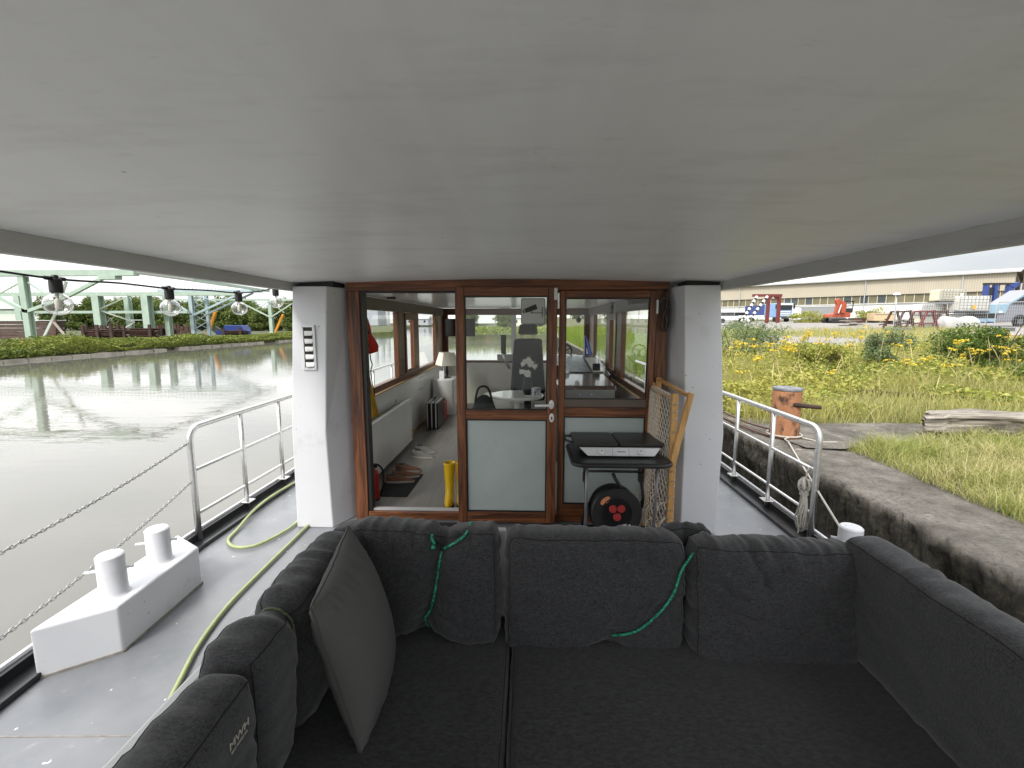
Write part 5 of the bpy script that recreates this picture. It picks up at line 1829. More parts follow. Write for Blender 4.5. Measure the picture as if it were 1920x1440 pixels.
def shrub(label, x, y, w, h, material, n, size, seed, dens=16):
    z = H(x, y)
    t_ = thing('shrub', label, 'shrub', (x, y, z), 'shrubs in the meadow')
    P = blob_points(n, (x, y, z + h * .5), (w / 2, w / 2, h / 2), seed, dens)
    P = P[P[:, 2] > z + .02]
    leaves('foliage', P, size, material, seed, .3, t_)
    st = MB()
    for k in range(9):
        a_ = rnd.uniform(0, 6.28)
        st.tube([(x + .08 * math.cos(a_), y + .08 * math.sin(a_), z - .05), (x + .2 * w * math.cos(a_), y + .2 * w * math.sin(a_), z + h * .45), (x + .3 * w * math.cos(a_), y + .3 * w * math.sin(a_), z + h * rnd.uniform(.7, .95))], .009, 5)
    st.build('stem', 'bark', t_)
    return t_


shrub('pale green feathery shrub standing in front of the pale yard', 8.35, 10.9, .95, 1.00, 'mugm', 5200, .055, 31)
shrub('dark green bush in front of the white bags and rusty frames', 10.0, 10.4, 1.9, 1.15, 'bushm', 9000, .065, 32, 22)
shrub('low dark green bush at the right edge of the meadow', 9.8, 8.2, 1.9, .72, 'bushm', 7000, .06, 33, 18)
shrub('grey green tall herb clump near the pillar below the red gantry', 6.4, 14.2, 2.6, 1.30, 'mugm', 8000, .06, 34, 26)
shrub('yellow green bush left of the pale feathery shrub', 6.6, 10.6, 1.4, .75, 'weedm', 5200, .06, 35)
shrub('bright green bush at the foot of the excavator', 42.3, 57.5, 4.6, 1.9, 'weedm', 1800, .22, 36)
shrub('bright green bush between the blue truck and the excavator', 35.2, 60, 6.0, 1.5, 'weedm', 2200, .22, 37)

# leafy ground cover on the left bank
g_ = np.random.default_rng(44)
n_ = 75000
yb = g_.uniform(12, 80, n_)
ub = g_.uniform(0, 1, n_) ** 1.5
xe = -30.75 + np.clip((yb - 40) / 20, 0, 1.2) * 1.0
hb_ = np.array([max(.12, .60 + 1.1 * noise.noise(Vector((float(a) * .28, float(b) * 3, 2)))) for a, b in zip(yb, ub)])
fade = np.clip(1.25 - ub, 0.15, 1) * np.where(yb > 30, np.clip(1 - (yb - 30) / 40, .45, 1), 1)
zb = BZ - .30 * (ub < .10) + g_.uniform(0, 1, n_) ** .8 * hb_ * fade * 1.0
pb = np.stack([xe - ub * 7.5 + .15, yb, zb], 1)
M['bankleaf'] = leafmat('bank_leaves', [(0, (.035, .065, .014)), (.35, (.09, .145, .025)), (.7, (.19, .23, .045)), (1, (.32, .33, .08))], big=.22, bigc=(.24, .27, .05))
struct(leaves('bank_undergrowth', pb, .20, 'bankleaf', 45, .4), 'green undergrowth along the far bank', 'stuff')
yf = g_.uniform(57, 75, 9000)
xf = -12 + g_.uniform(0, 1, 9000) * 30
pf_ = np.stack([xf, np.maximum(yf, np.where(xf < -8, 66 - (xf + 13) * 1.6, 57.5)), .0 + g_.uniform(0, .9, 9000)], 1)
struct(leaves('far_undergrowth', pf_, .32, 'bankleaf', 46, .4), 'green undergrowth on the bank ahead', 'stuff')

# ---- trees beyond the steel runway
tree_mats = [leafmat('tree_leaves', [(0, (.05, .085, .022)), (.5, (.10, .155, .034)), (1, (.18, .23, .06))]),
             leafmat('tree_leaves_light', [(0, (.07, .11, .03)), (.5, (.14, .19, .045)), (1, (.23, .26, .08))])]
protos = []
for k in range(4):
    t_ = thing('tree', '', 'tree', (0, 0, 0), 'trees beyond the steel runway')
    hh = 7.0
    P = np.concatenate([blob_points(4200, (0, 0, hh * .60), (3.3, 3.3, hh * .42), 60 + k, 34, .36), blob_points(2200, (.3, 0, hh * .22), (3.2, 3.2, hh * .24), 80 + k, 20, .42)])
    leaves('crown', P, .46, tree_mats[k % 2], 70 + k, .2, t_)
    tr = MB()
    tr.tube([(0, 0, -.3), (.05, 0, 1.4), (.0, .1, 3.2), (.1, 0, 5.4)], [.17, .13, .09, .03], 7)
    for q in range(7):
        a_ = q * .9 + k
        z0 = 1.5 + q * .5
        tr.tube([(0, .05, z0), (1.0 * math.cos(a_), 1.0 * math.sin(a_), z0 + .9), (1.8 * math.cos(a_), 1.8 * math.sin(a_), z0 + 1.3)], [.06, .04, .012], 5)
    tr.build('trunk', 'bark', t_, True)
    protos.append(t_)
spots = [(-99, 92, .95, 'just right of the first steel leg, leftmost of the row'), (-94.5, 93, .85, 'second from the left of the row'), (-90.5, 92, .95, 'left of the paired pale steel legs'), (-86, 94, 1.0, 'directly behind the paired pale steel legs'),
         (-81.5, 92, .95, 'midway between the two pairs of steel legs'), (-76.5, 93, .92, 'directly behind the second pair of steel legs'), (-71.7, 92, .85, 'left of the pale blue lattice tower'), (-67, 92, .9, 'behind the pale blue lattice tower'),
         (-62.8, 92, .85, 'behind the first orange prop'), (-59, 91, .95, 'above the left end of the dark blue boxes'), (-55.6, 90, .80, 'above the right end of the dark blue boxes'), (-52.6, 88, .62, 'just left of the last steel leg'), (-50.2, 90, .70, 'behind the last steel leg'),
         (-47.6, 90, .92, 'behind the last orange prop'), (-44.5, 90, .9, 'at the left pillar edge, rightmost of the row'), (-88, 104, 1.1, 'in the second row behind the paired legs'), (-68, 104, 1.1, 'in the second row behind the lattice tower')]
for i, (x, y, s_, w_) in enumerate(spots):
    lab = ('dark green' if i % 4 in (0, 2) else 'light green') + ' tree ' + w_
    if i < 4:
        protos[i].location = (x, y, BZ)
        protos[i].scale = (s_, s_, s_ * (.92 if i % 2 else 1.0))
        protos[i]['label'] = lab
    else:
        dup(protos[i % 4], (x, y, BZ), i * 1.3, lab, (s_ * 1.05, s_ * 1.05, s_))
for i, (x, y, s_, w_) in enumerate([(-6.5, 122, .8, 'left of the white house ahead of the bow'), (4, 126, .9, 'right of the white house ahead of the bow'), (14, 120, 1.0, 'right of the grey shed ahead of the bow'), (-16, 128, .7, 'beside the channel ahead'), (22, 118, .9, 'far right ahead of the bow')]):
    t_ = dup(protos[(i + 1) % 4], (x, y, 0), i * 2.1, 'small hazy tree ' + w_, s_)
    t_['group'] = 'distant trees ahead of the bow'

# ================================================================ left bank: steel runway and scrap
rw = thing('crane_runway', 'pale green steel crane runway on braced legs along the far bank', 'crane runway', (-40, 50, BZ))


def leg_col(name, x, y, z0, z1, w, mt='mint', rot=0):
    """rolled H column"""
    b = MB()
    b.box(x - w / 2, x + w / 2, y - w / 2, y - w / 2 + .06, z0, z1)
    b.box(x - w / 2, x + w / 2, y + w / 2 - .06, y + w / 2, z0, z1)
    b.box(x - .05, x + .05, y - w / 2 + .061, y + w / 2 - .061, z0, z1)
    o = b.build(name, mt, rw)
    MB().box(x - w * .8, x + w * .8, y - w * .8, y + w * .8, z0 - .3, z0 + .04).build('footing', 'concrete_w', o)
    return o


def strut(pts, w, mt='mint', par=None):
    b = MB()
    for p, q in zip(pts, pts[1:]):
        b.bar(p, q, w, w)
    return b.build('brace', mt, par or rw)


L1 = leg_col('leg', -35.3, 31.3, -.12, 4.78, .42)
MB().box(-42, -27.1, 31.05, 31.55, 4.80, 5.20).build('cross_beam', 'mint', rw)
strut([(-35.25, 31.2, 2.35), (-32.5, 31.2, 3.25), (-29.1, 31.2, 4.80)], .22, par=L1)
strut([(-35.25, 31.2, 2.35), (-37.2, 31.2, 3.37), (-40.5, 31.2, 4.8)], .22, par=L1)
strut([(-34.95, 31.5, .0), (-33.85, 31.9, 2.35), (-32.9, 32.0, 4.5)], .13, 'whitepipe', L1)
strut([(-35.5, 31.3, 4.4), (-37.6, 31.3, 3.4)], .07, par=L1)
strut([(-35.0, 31.3, 4.4), (-32.9, 31.3, 2.9)], .07, par=L1)
MB().box(-29.6, -28.4, 31.0, 31.6, 4.55, 4.80).build('gusset', 'mint', rw)
MB().tube([(-27.1, 31.3, 5.08), (-30.3, 44, 5.38), (-33.9, 58, 5.66)], .17, 10).build('tie_pipe', 'whitepipe', rw, 'all')
MB().bar((-27.3, 31.3, 5.12), (-33.0, 58, 5.5), .12, .3).build('side_beam', 'mint', rw)
# long runway girder with mesh parapet
MB().box(-66, -33.2, 51.7, 52.3, 4.62, 5.02).build('girder', 'mint', rw)
MB().box(-66, -39.8, 52.4, 52.9, 2.62, 2.92).build('lower_girder', 'mint', rw)
par = MB()
for q in range(70):
    x = -66 + q * .45
    par.box(x, x + .04, 51.9, 51.93, 5.03, 5.75)
for z in (5.38, 5.74):
    par.box(-66, -34.3, 51.9, 51.93, z, z + .03)
par.build('parapet', 'fgrey', rw)
pa = leg_col('leg', -50.0, 52, .0, 4.61, .80)
leg_col('leg', -48.4, 54.2, .0, 4.61, .55)
strut([(-49.7, 52, 2.9), (-47.2, 53.5, 1.6), (-48.9, 53.0, .4)], .14, 'whitepipe', pa)
strut([(-49.9, 52, 3.1), (-48.1, 53.5, 4.5)], .14, 'whitepipe', pa)
strut([(-48.6, 54, 1.85), (-46.6, 54, 1.85)], .12, 'whitepipe', pa)
pb_ = leg_col('leg', -44.15, 52, .0, 4.61, .78)
leg_col('leg', -43.0, 53.5, .0, 4.61, .55)
pc_ = leg_col('leg', -59.5, 52, .0, 4.61, .7)
# lattice tower
la_, lb_ = leg_col('leg', -40.75, 54.5, -.1, 5.0, .42, 'mintblue'), leg_col('leg', -39.6, 55.6, -.1, 5.0, .32, 'mintblue')
lt = MB()
for q in range(6):
    z = .0 + q * .82
    a_, b_ = ((-40.6, 54.6), (-39.7, 55.5)) if q % 2 else ((-39.7, 55.5), (-40.6, 54.6))
    lt.bar((a_[0], a_[1], z), (b_[0], b_[1], z + .82), .09)
    lt.bar((b_[0], b_[1], z), (a_[0], a_[1], z + .82), .07)
lt.build('lattice', 'mintblue', rw)
strut([(-40.5, 54.4, 2.45), (-34.3, 54.4, 5.1)], .24, 'mintblue', la_)
strut([(-39.6, 55.0, 2.4), (-33.3, 55.0, 5.1)], .20, 'mintblue', la_)
strut([(-40.7, 54.4, 2.5), (-44.5, 54.4, 5.0)], .22, 'mintblue', la_)
strut([(-40.2, 54.5, 4.9), (-36.5, 54.5, 3.6)], .08, 'mintblue', la_)
MB().box(-44.6, -31.9, 54.2, 54.7, 5.12, 5.48).build('cross_beam', 'mintblue', rw)
l3 = leg_col('leg', -39.85, 70, -.1, 4.85, .50)
MB().box(-55, -34, 69.8, 70.2, 4.87, 5.12).build('cross_beam', 'mint', rw)
strut([(-39.8, 69.8, 2.3), (-36.3, 69.8, 4.4)], .18, par=l3)
strut([(-39.8, 69.8, 2.3), (-43.2, 69.8, 4.0), (-45, 69.8, 4.85)], .18, par=l3)
strut([(-39.8, 69.8, 4.8), (-37.6, 69.8, 3.0)], .08, par=l3)
strut([(-39.8, 69.8, 4.8), (-42.2, 69.8, 3.4)], .08, par=l3)

for k, (a, b, w) in enumerate((((-41.15, 57.3, -.2), (-39.75, 57.3, 3.0), 'orange steel prop leaning right beside the lattice tower'), ((-40.75, 72.3, -.2), (-39.2, 72.3, 2.75), 'orange steel prop leaning right beside the last steel leg'))):
    t_ = thing('steel_prop', w, 'prop', a, 'orange props')
    MB().bar(a, b, .30).build('shaft', 'orangepost', t_)
t_ = thing('yellow_girder', 'long yellow girder lying in the grass behind the first steel leg', 'girder', (-36.6, 34.2, BZ))
g0 = MB()
g0.box(-39.4, -33.5, 34.1, 34.4, -.10, .18)
g0.build('beam', 'amber', t_)
for x in (-36.6, -35.0):
    MB().tube([(x - .15, 34.25, .18), (x - .08, 34.25, .50), (x + .08, 34.25, .50), (x + .15, 34.25, .18)], .05, 6).build('lifting_eye', 'amber', t_)

# big rusty trough and stacks of rusty sections
tg = thing('rusty_trough', 'long rust brown steel trough of stacked sheet piles at far left', 'steel trough', (-49, 42, BZ))
tm_ = MB()
for q in range(5):
    z0 = .05 + q * .34
    tm_.hexa([(-60, 41.4 + q * .12, z0), (-44.5, 41.4 + q * .12, z0), (-44.5, 42.6, z0), (-60, 42.6, z0)], [(-60, 41.52 + q * .12, z0 + .30), (-44.5, 41.52 + q * .12, z0 + .30), (-44.5, 42.6, z0 + .30), (-60, 42.6, z0 + .30)])
tm_.build('sheets', 'rust2', tg)
for x in (-59.2, -50.9, -44.3):
    MB().bar((x, 41.2, -.15), (x - .25, 41.75, 1.85), .26, .18).build('stanchion', 'rust', tg)
MB().box(-60, -44.6, 41.9, 42.7, 1.74, 1.80).build('top_sheet', 'silver', tg)
MB().bar((-44.2, 41.3, 1.6), (-43.2, 41.3, .25), .14).build('loose_rail', 'concrete_w', tg)


def stack(label, x0, x1, y, z1, seed):
    r2 = random.Random(seed)
    t_ = thing('rusty_beam_stack', label, 'steel stack', ((x0 + x1) / 2, y, BZ), 'rusty steel stacks on the far bank')
    b = MB()
    z = BZ + .05
    while z < z1 - .12:
        h_ = r2.uniform(.14, .26)
        yy = y + r2.uniform(-.2, .1)
        a0, a1 = x0 + r2.uniform(-.2, .5), x1 - r2.uniform(-.2, .5)
        b.box(a0, a1, yy, yy + .9, z, z + h_ * .3)
        b.box(a0, a1, yy + .3, yy + .6, z + h_ * .3, z + h_ * .8)
        b.box(a0, a1, yy, yy + .9, z + h_ * .8, z + h_)
        z += h_ + .015
    b.build('beams', 'rust', t_)
    for q in range(2 + (seed % 2)):
        x = x0 + .35 + (x1 - x0 - .7) * q / (1 + (seed % 2))
        MB().box(x - .14, x + .14, y - .42, y - .24, BZ, z1 + r2.uniform(.25, .55)).build('post', 'rust2', t_)


stack('rusty beam stack just right of the long trough', -43.4, -39.9, 43.2, .95, 1)
stack('rusty beam stack left of the paired steel legs', -47.4, -44.6, 47.5, .85, 2)
stack('rusty beam stack at the foot of the paired steel legs', -50.6, -46.0, 50.6, .98, 3)
stack('rusty beam stack between the two pairs of steel legs', -45.7, -42.0, 50.2, .90, 4)
stack('rusty beam stack under the second pair of steel legs', -47.6, -45.0, 56.6, .82, 5)
stack('low rusty stack between the lattice tower and the blue boxes', -41.6, -38.6, 61, .40, 8)
for k, (x, z1, w) in enumerate(((-49.2, 1.2, 'left one of three upright rust red sheets'), (-47.5, 1.35, 'middle one of three upright rust red sheets'), (-45.9, 1.05, 'right one of three upright rust red sheets, beside the lattice tower'))):
    t_ = thing('rusty_sheet', w, 'steel sheet', (x, 60, BZ), 'upright rust red sheets')
    b = MB()
    for q in range(4):
        b.box(x - .72 + q * .36, x - .40 + q * .36, 59.9 + (q % 2) * .09, 60.0 + (q % 2) * .09, BZ, z1)
    b.build('plates', 'rust', t_)
bb_ = thing('blue_boxes', 'heap of dark blue skips on the far bank', 'skip', (-41.5, 63, BZ))
b = MB()
b.hexa([(-42.6, 62.5, .2), (-39.3, 62.5, .2), (-39.3, 64, .2), (-42.6, 64, .2)], [(-42.3, 62.4, 1.15), (-39.9, 62.4, 1.15), (-39.9, 64.1, 1.15), (-42.3, 64.1, 1.15)])
b.build('skip', 'bluebox', bb_, bevel=.04)
for x in (-42.7, -41.4, -40.2, -39.1):
    MB().hexa([(x - .5, 61.9, BZ), (x + .5, 61.9, BZ), (x + .5, 62.45, BZ), (x - .5, 62.45, BZ)], [(x - .55, 61.8, .42), (x + .55, 61.8, .42), (x + .55, 62.45, .42), (x - .55, 62.45, .42)]).build('small_bin', 'bluebox', bb_, bevel=.03)
MB().hexa([(-43.9, 62.0, .55), (-43.3, 62.0, .05), (-42.7, 62.0, .55), (-43.3, 62.0, 1.05)], [(-43.9, 62.5, .55), (-43.3, 62.5, .05), (-42.7, 62.5, .55), (-43.3, 62.5, 1.05)]).build('tilted_crate', 'dkmetal', bb_)
# pale workshop and blue mast far behind the first leg
t_ = thing('distant_shed', 'long pale shed far beyond the rusty trough', 'shed', (-128, 118, BZ))
MB().box(-150, -106, 116, 128, BZ, 5.0).build('wall', 'whitepipe', t_)
MB().prism([(115, 5.0), (129, 5.0), (122, 6.6)], 0, -151, -105).build('roof', 'fgrey', t_)
t_ = thing('blue_mast', 'thin pale blue mast beyond the first steel leg', 'mast', (-79, 70, BZ))
MB().box(-79.2, -78.8, 69.8, 70.2, BZ, 6.0).build('pole', 'skyblue', t_)
MB().box(-79.5, -78.5, 69.6, 70.4, 5.5, 6.1).build('head', 'forkblue', t_)

# far ahead of the bow
t_ = thing('power_station', 'hazy grey power station with three tall chimneys far up the canal', 'power station', (-72, 205, .1))
M['haze1'] = mat('grey_hazed_cladding', (.42, .45, .50), .8, var=.05)  # distance haze is mixed into the cladding colours of the far buildings
M['haze2'] = mat('pale_hazed_cladding', (.52, .54, .57), .8, var=.05)
MB().box(-86, -66, 200, 215, 0, 7.5).build('wall', 'haze1', t_)
for x, h_ in ((-69.5, 16), (-66.5, 14.5), (-63.8, 13)):
    MB().cyl((x, 207, 0), .9, h_, 16).build('chimney', 'haze2', t_)
for i, (x, y, w, d, h_, mt, lab) in enumerate(((-6, 178, 11, 8, 3.0, 'cream', 'small white house with grey roof ahead of the bow'), (13, 184, 16, 8, 2.6, 'haze2', 'low grey shed right of the white house ahead'), (-60, 238, 16, 9, 3.0, 'haze2', 'long white building at the end of the channel'))):
    t_ = thing('waterside_building', lab, 'building', (x, y, 0), 'buildings ahead of the bow')
    MB().box(x - w / 2, x + w / 2, y, y + d, -.2, h_).build('wall', mt, t_)
    MB().prism([(y - .4, h_), (y + d + .4, h_), (y + d / 2, h_ + 1.9)], 0, x - w / 2 - .3, x + w / 2 + .3).build('roof', 'fgrey', t_)
    for q in range(4):
        wx = x - w / 2 + w * (q + .5) / 4
        MB().box(wx - .5, wx + .5, y - .04, y - .003, h_ * .4, h_ * .75).build('window', 'darkglass', t_)

# ================================================================ right quay and yard
bo_ = thing('mooring_bollard', 'rusty orange mooring bollard with side pin on the quay edge', 'bollard', (2.935, 5.19, QZ))
M['bollard'] = mat('orange_rusted_paint', (.38, .175, .085), .7, var=.25, scale=6, stretch=(1, 1, .6), dirt=(.06, .030, .020), dscale=7, dlo=.50, dhi=.62, bump=.35, bscale=22)
M['bolcap'] = mat('weathered_cap', (.16, .17, .19), .75, var=.35, scale=20, bump=.4, bscale=40)
MB().lathe([(.165, QZ + .01), (.165, QZ + .04), (.148, QZ + .05), (.146, QZ + .54), (.138, QZ + .55), (0, QZ + .551)], (2.935, 5.19, 0), 36).build('post', 'bollard', bo_, True)
MB().lathe([(.150, QZ + .552), (.153, QZ + .565), (.148, QZ + .578), (0, QZ + .586)], (2.935, 5.19, 0), 36).build('cap', 'bolcap', bo_, True)
MB().tube([(2.93, 5.06, QZ + .405), (3.20, 5.00, QZ + .385)], [.027, .022], 12).build('side_pin', 'rust2', bo_, True)
for nm, lab, pts, mt in (('old_mooring_rope', 'upper dark rope running left from the orange bollard', [(2.79, 5.14, QZ + .10), (2.70, 5.55, QZ + .09), (2.66, 6.2, QZ + .10), (2.60, 7.6, QZ + .12), (2.55, 9, QZ + .12)], 'copper'),
                         ('old_mooring_rope', 'lower dark rope running left along the quay edge', [(2.86, 5.02, QZ + .035), (2.72, 5.25, QZ + .03), (2.66, 5.8, QZ + .03), (2.61, 7.0, QZ + .03), (2.55, 8.5, QZ + .03)], 'copper')):
    t_ = thing(nm, lab, 'rope', pts[0], 'dark ropes on the quay')
    MB().tube(spline(pts, 5), .014, 7).build('strand', mt, t_, 'all')
t_ = thing('rope_loop', 'pale rope loop round the foot of the orange bollard', 'rope', (2.93, 5.0, QZ))
MB().tube([(2.935 + .175 * math.cos(a), 5.19 + .175 * math.sin(a), QZ + .045) for a in [2 * math.pi * q / 28 for q in range(28)]], .010, 6, True).build('loop', 'rope', t_, 'all')
MB().tube(spline([(3.05, 5.04, QZ + .035), (3.2, 4.93, QZ + .02), (3.36, 4.92, QZ + .02)], 5), .008, 6).build('tail', 'rope', t_, 'all')
MB().tube(spline([(2.80, 4.86, .385), (2.83, 4.98, .38), (2.90, 5.02, .385)], 5), .008, 6).build('end', 'rope', t_, 'all')

# weathered timber baulk
lg = thing('timber_baulk', 'split weathered grey timber baulk lying in the grass by the quay', 'log', (5.4, 5.2, .4))
M['drift'] = wood('driftwood', 0, (.045, .038, .030), (.19, .165, .135), (.36, .33, .28), .9, .8)
mb = MB()


def logp(u, v):
    x = 4.58 + 2.1 * u
    y = 5.28 + .05 * math.sin(u * 5) - .12 * u
    a_ = 2 * math.pi * v
    sx_, sz_ = .17, .105
    cx_ = max(-1, min(1, 1.35 * math.cos(a_)))
    cz_ = max(-1, min(1, 1.35 * math.sin(a_)))
    n1 = noise.noise(Vector((u * 3, cx_ * 2.6, cz_ * 2.6))) * .045 + noise.noise(Vector((u * 7, cx_ * 9, cz_ * 9))) * .030
    tip = .62 + .38 * min(1, u * 14)
    return (x + (0.12 * cx_ if u < .03 else 0) + .05 * noise.noise(Vector((v * 9, 0, u * 40))) * (u < .05), y + cx_ * sx_ * tip + n1, H(5.3, 5.2) + .155 + cz_ * sz_ * tip + n1 * .9)


mb.grid(logp, 90, 40)
mb.f.append(tuple(j * 91 for j in range(40)))
mb.build('timber', 'drift', lg, 'all')

# old rails hidden in the meadow
for k, (a, b, lab) in enumerate((((5.9, 10.7), (7.4, 9.2), 'farther rusty rail half buried in the meadow'), ((5.75, 8.1), (6.9, 7.0), 'nearer rusty rail half buried in the meadow'))):
    t_ = thing('old_rail', lab, 'rail', (a[0], a[1], H(*a)), 'old rails in the meadow')
    b_ = MB()
    z = H(*a) + .10
    b_.bar((a[0], a[1], z), (b[0], b[1], H(*b) + .10), .07, .03)
    b_.bar((a[0], a[1], z - .05), (b[0], b[1], H(*b) + .05), .018, .07)
    b_.bar((a[0], a[1], z - .10), (b[0], b[1], H(*b) + .0), .12, .025)
    b_.build('rail', 'rust2', t_)

# long hall at an angle behind the yard
hall = thing('long_hall', 'long industrial hall with beige cladding above a window band and white wall', 'hall', (58, 83, 2))
m, nt, bs = _nodes('ribbed_cladding')
wv = nt.nodes.new('ShaderNodeTexWave')
wv.inputs['Scale'].default_value = 1.6
nt.links.new(_coords(nt, (1, 1, 0)), wv.inputs['Vector'])
nz = _noise(nt, _coords(nt, (.3, .3, .05)), 1.2, 4)
c = _mix(nt, .35, _ramp(nt, nz, [(.3, (.41, .37, .29)), (.7, (.48, .43, .345))]), _ramp(nt, wv.outputs['Fac'], [(.2, (.34, .30, .235)), (.6, (.51, .455, .365))]))
nt.links.new(c, bs.inputs['Base Color'])
bs.inputs['Roughness'].default_value = .6
M['clad'] = m
hd = Vector((.685, -.729, 0))
hn = Vector((.729, .685, 0))
h0 = Vector((42, 100, 0))


def hp(t_, d_, z):
    p = h0 + hd * t_ + hn * d_
    return (p.x, p.y, z)


def hbox(mb_, t0, t1, d0, d1, z0, z1):
    mb_.hexa([hp(t0, d0, z0), hp(t1, d0, z0), hp(t1, d1, z0), hp(t0, d1, z0)], [hp(t0, d0, z1), hp(t1, d0, z1), hp(t1, d1, z1), hp(t0, d1, z1)])
    return mb_


hbox(MB(), -45, 41.5, 0, 30, 1.5, 4.72).build('lower_wall', 'offwhite', hall)
hbox(MB(), -45, 41.5, -.25, 30, 6.15, 8.82).build('cladding', 'clad', hall)
hbox(MB(), -45, 41.5, -.18, -.02, 4.60, 4.74).build('window_sill', 'silver', hall)
hbox(MB(), -45, 41.5, .12, 29, 4.74, 6.14).build('window_band_core', 'dkmetal', hall)
M['pane_olive'] = mat('olive_panes', (.17, .15, .09), .3, var=.25, scale=.4)
M['pane_dark'] = mat('slate_panes', (.065, .08, .085), .2, var=.3, scale=.4)
r2 = random.Random(4)
t_ = -45
while t_ < 41.2:
    f_ = hbox(hbox(MB(), t_ - .04, t_ + .05, -.06, .09, 4.76, 6.12), t_ + .051, t_ + 1.155, -.04, .01, 4.765, 4.80).build('window', 'ibc', hall)
    hbox(MB(), t_ + .08, t_ + 1.12, .02, .10, 4.81, 6.10).build('pane', 'pane_dark' if r2.random() < .3 else 'pane_olive', f_)
    t_ += 1.2
M['gatem'] = mat('gate_grey', (.27, .275, .28), .7, var=.06)
hbox(MB(), 14.5, 21.5, -.10, -.005, 1.6, 4.35).build('gate', 'gatem', hall)
hbox(MB(), 14.1, 21.9, -.16, -.11, 4.36, 4.52).build('gate_lintel', 'silver', hall)
rf = MB()
rf.add([hp(-46, -.6, 8.83), hp(42, -.6, 8.83), hp(42, 15, 10.3), hp(-46, 15, 10.3), hp(42, 31, 8.83), hp(-46, 31, 8.83), hp(-46, -.6, 8.98), hp(42, -.6, 8.98), hp(42, 15, 10.45), hp(-46, 15, 10.45), hp(42, 31, 8.98), hp(-46, 31, 8.98)],
       [(0, 3, 2, 1), (3, 5, 4, 2), (6, 7, 8, 9), (9, 8, 10, 11), (0, 1, 7, 6), (4, 5, 11, 10), (1, 2, 8, 7), (2, 4, 10, 8), (0, 6, 9, 3), (3, 9, 11, 5)])
M['roofm'] = mat('roof_sheet', (.48, .47, .43), .6, var=.06, scale=.5)
roof = rf.build('roof', 'roofm', hall)
hbox(MB(), -30, 30, 4, 11, 9.3, 10.15).build('skylight', 'offwhite', roof)
hbox(MB(), -46, 42, -.85, -.62, 8.72, 8.90).build('gutter', 'fgrey', roof)
for t_ in (-33, -21, -9, 3, 24, 36):
    hbox(MB(), t_, t_ + .14, -.42, -.27, 2.0, 8.71).build('downpipe', 'fgrey', hall)
hbox(MB(), 42.2, 60, 3, 28, 1.5, 9.3).build('annex', 'taupe', hall)


def S(d, ref, pts):
    """scale points given at depth ref out to depth d along the sight lines"""
    k_ = d / ref
    return [(x * k_, d, 1.66 + (z - 1.66) * k_) for x, z in pts]


# excavator
ex = thing('excavator', 'orange red excavator with folded boom parked in front of the hall', 'excavator', (37.6, 57, H(37.6, 57)))
ez = H(37.6, 57)
for yy in (56.2, 57.6):
    b = MB()
    P = [(36.1, ez + .3), (36.35, ez + .05), (38.0, ez + .05), (38.3, ez + .3), (38.1, ez + .62), (36.3, ez + .62)]
    b.prism(P, 1, yy, yy + .5)
    b.build('track', 'dkmetal', ex, bevel=.08)
MB().prism([(36.3, ez + .7), (38.5, ez + .7), (38.5, ez + 1.25), (37.9, ez + 1.35), (36.4, ez + 1.1)], 1, 56.3, 58).build('upper_body', 'orange', ex, bevel=.06)
MB().prism([(36.6, ez + 1.1), (37.15, ez + 1.1), (37.35, ez + 2.3), (37.0, ez + 2.95), (36.55, ez + 2.75), (36.75, ez + 2.2)], 1, 56.2, 56.6).build('boom', 'orange', ex, bevel=.05)
MB().prism([(37.2, ez + 1.2), (37.65, ez + 1.2), (37.75, ez + 2.2), (37.5, ez + 2.6), (37.1, ez + 2.6)], 1, 56.0, 56.35).build('dipper_arm', 'orange', ex, bevel=.05)
MB().tube([(36.9, 56.1, ez + 1.2), (37.25, 56.1, ez + 2.5)], .07, 8).build('hydraulic_ram', 'silver', ex)
cbm = MB()
for x, yy in ((37.75, 56.5), (38.75, 56.5), (37.75, 57.8), (38.75, 57.8)):
    cbm.bar((x, yy, ez + 1.3), (x + .06, yy, ez + 2.55), .07)
cbm.box(37.72, 38.9, 56.45, 57.9, ez + 2.55, ez + 2.66)
cbm.build('cab_frame', 'dkmetal', ex)
MB().box(37.8, 38.8, 56.53, 57.8, ez + 1.85, ez + 2.5).build('cab_glass', 'glass', ex)
MB().box(37.75, 38.75, 56.5, 57.8, ez + 1.25, ez + 1.8).build('cab_lower', 'dkmetal', ex)

# red loading gantry with striped arms
rg = thing('red_gantry', 'dark red steel gantry with black and white striped arms behind the weeds', 'gantry', (31, 60, H(31, 60)))
gz = H(31, 60)
for x in (30.6, 31.95):
    MB().box(x - .16, x + .16, 59.8, 60.2, gz, gz + 3.35).build('post', 'redframe', rg)
MB().box(28.6, 32.2, 59.8, 60.2, gz + 3.36, gz + 3.68).build('beam', 'redframe', rg)
MB().prism([(30.1, gz + 3.35), (31.1, gz + 3.35), (30.6, gz + 2.7)], 1, 59.95, 60.05).build('gusset', 'redframe', rg)
MB().prism([(31.2, gz + 3.35), (31.9, gz + 3.35), (31.9, gz + 2.7)], 1, 59.95, 60.05).build('gusset', 'redframe', rg)
for (xa_, xb_) in ((28.9, 26.6), (30.2, 27.3)):
    A_, B_ = Vector((xa_, 59.5, gz + 3.4)), Vector((xb_, 58.5, gz - .05))
    d1, d2 = MB(), MB()
    for q in range(14):
        (d1 if q % 2 else d2).bar(A_.lerp(B_, q / 14), A_.lerp(B_, (q + 1) / 14), .22)
    ar = d1.build('striped_arm', 'dkmetal', rg)
    d2.build('white_band', 'white2', ar)

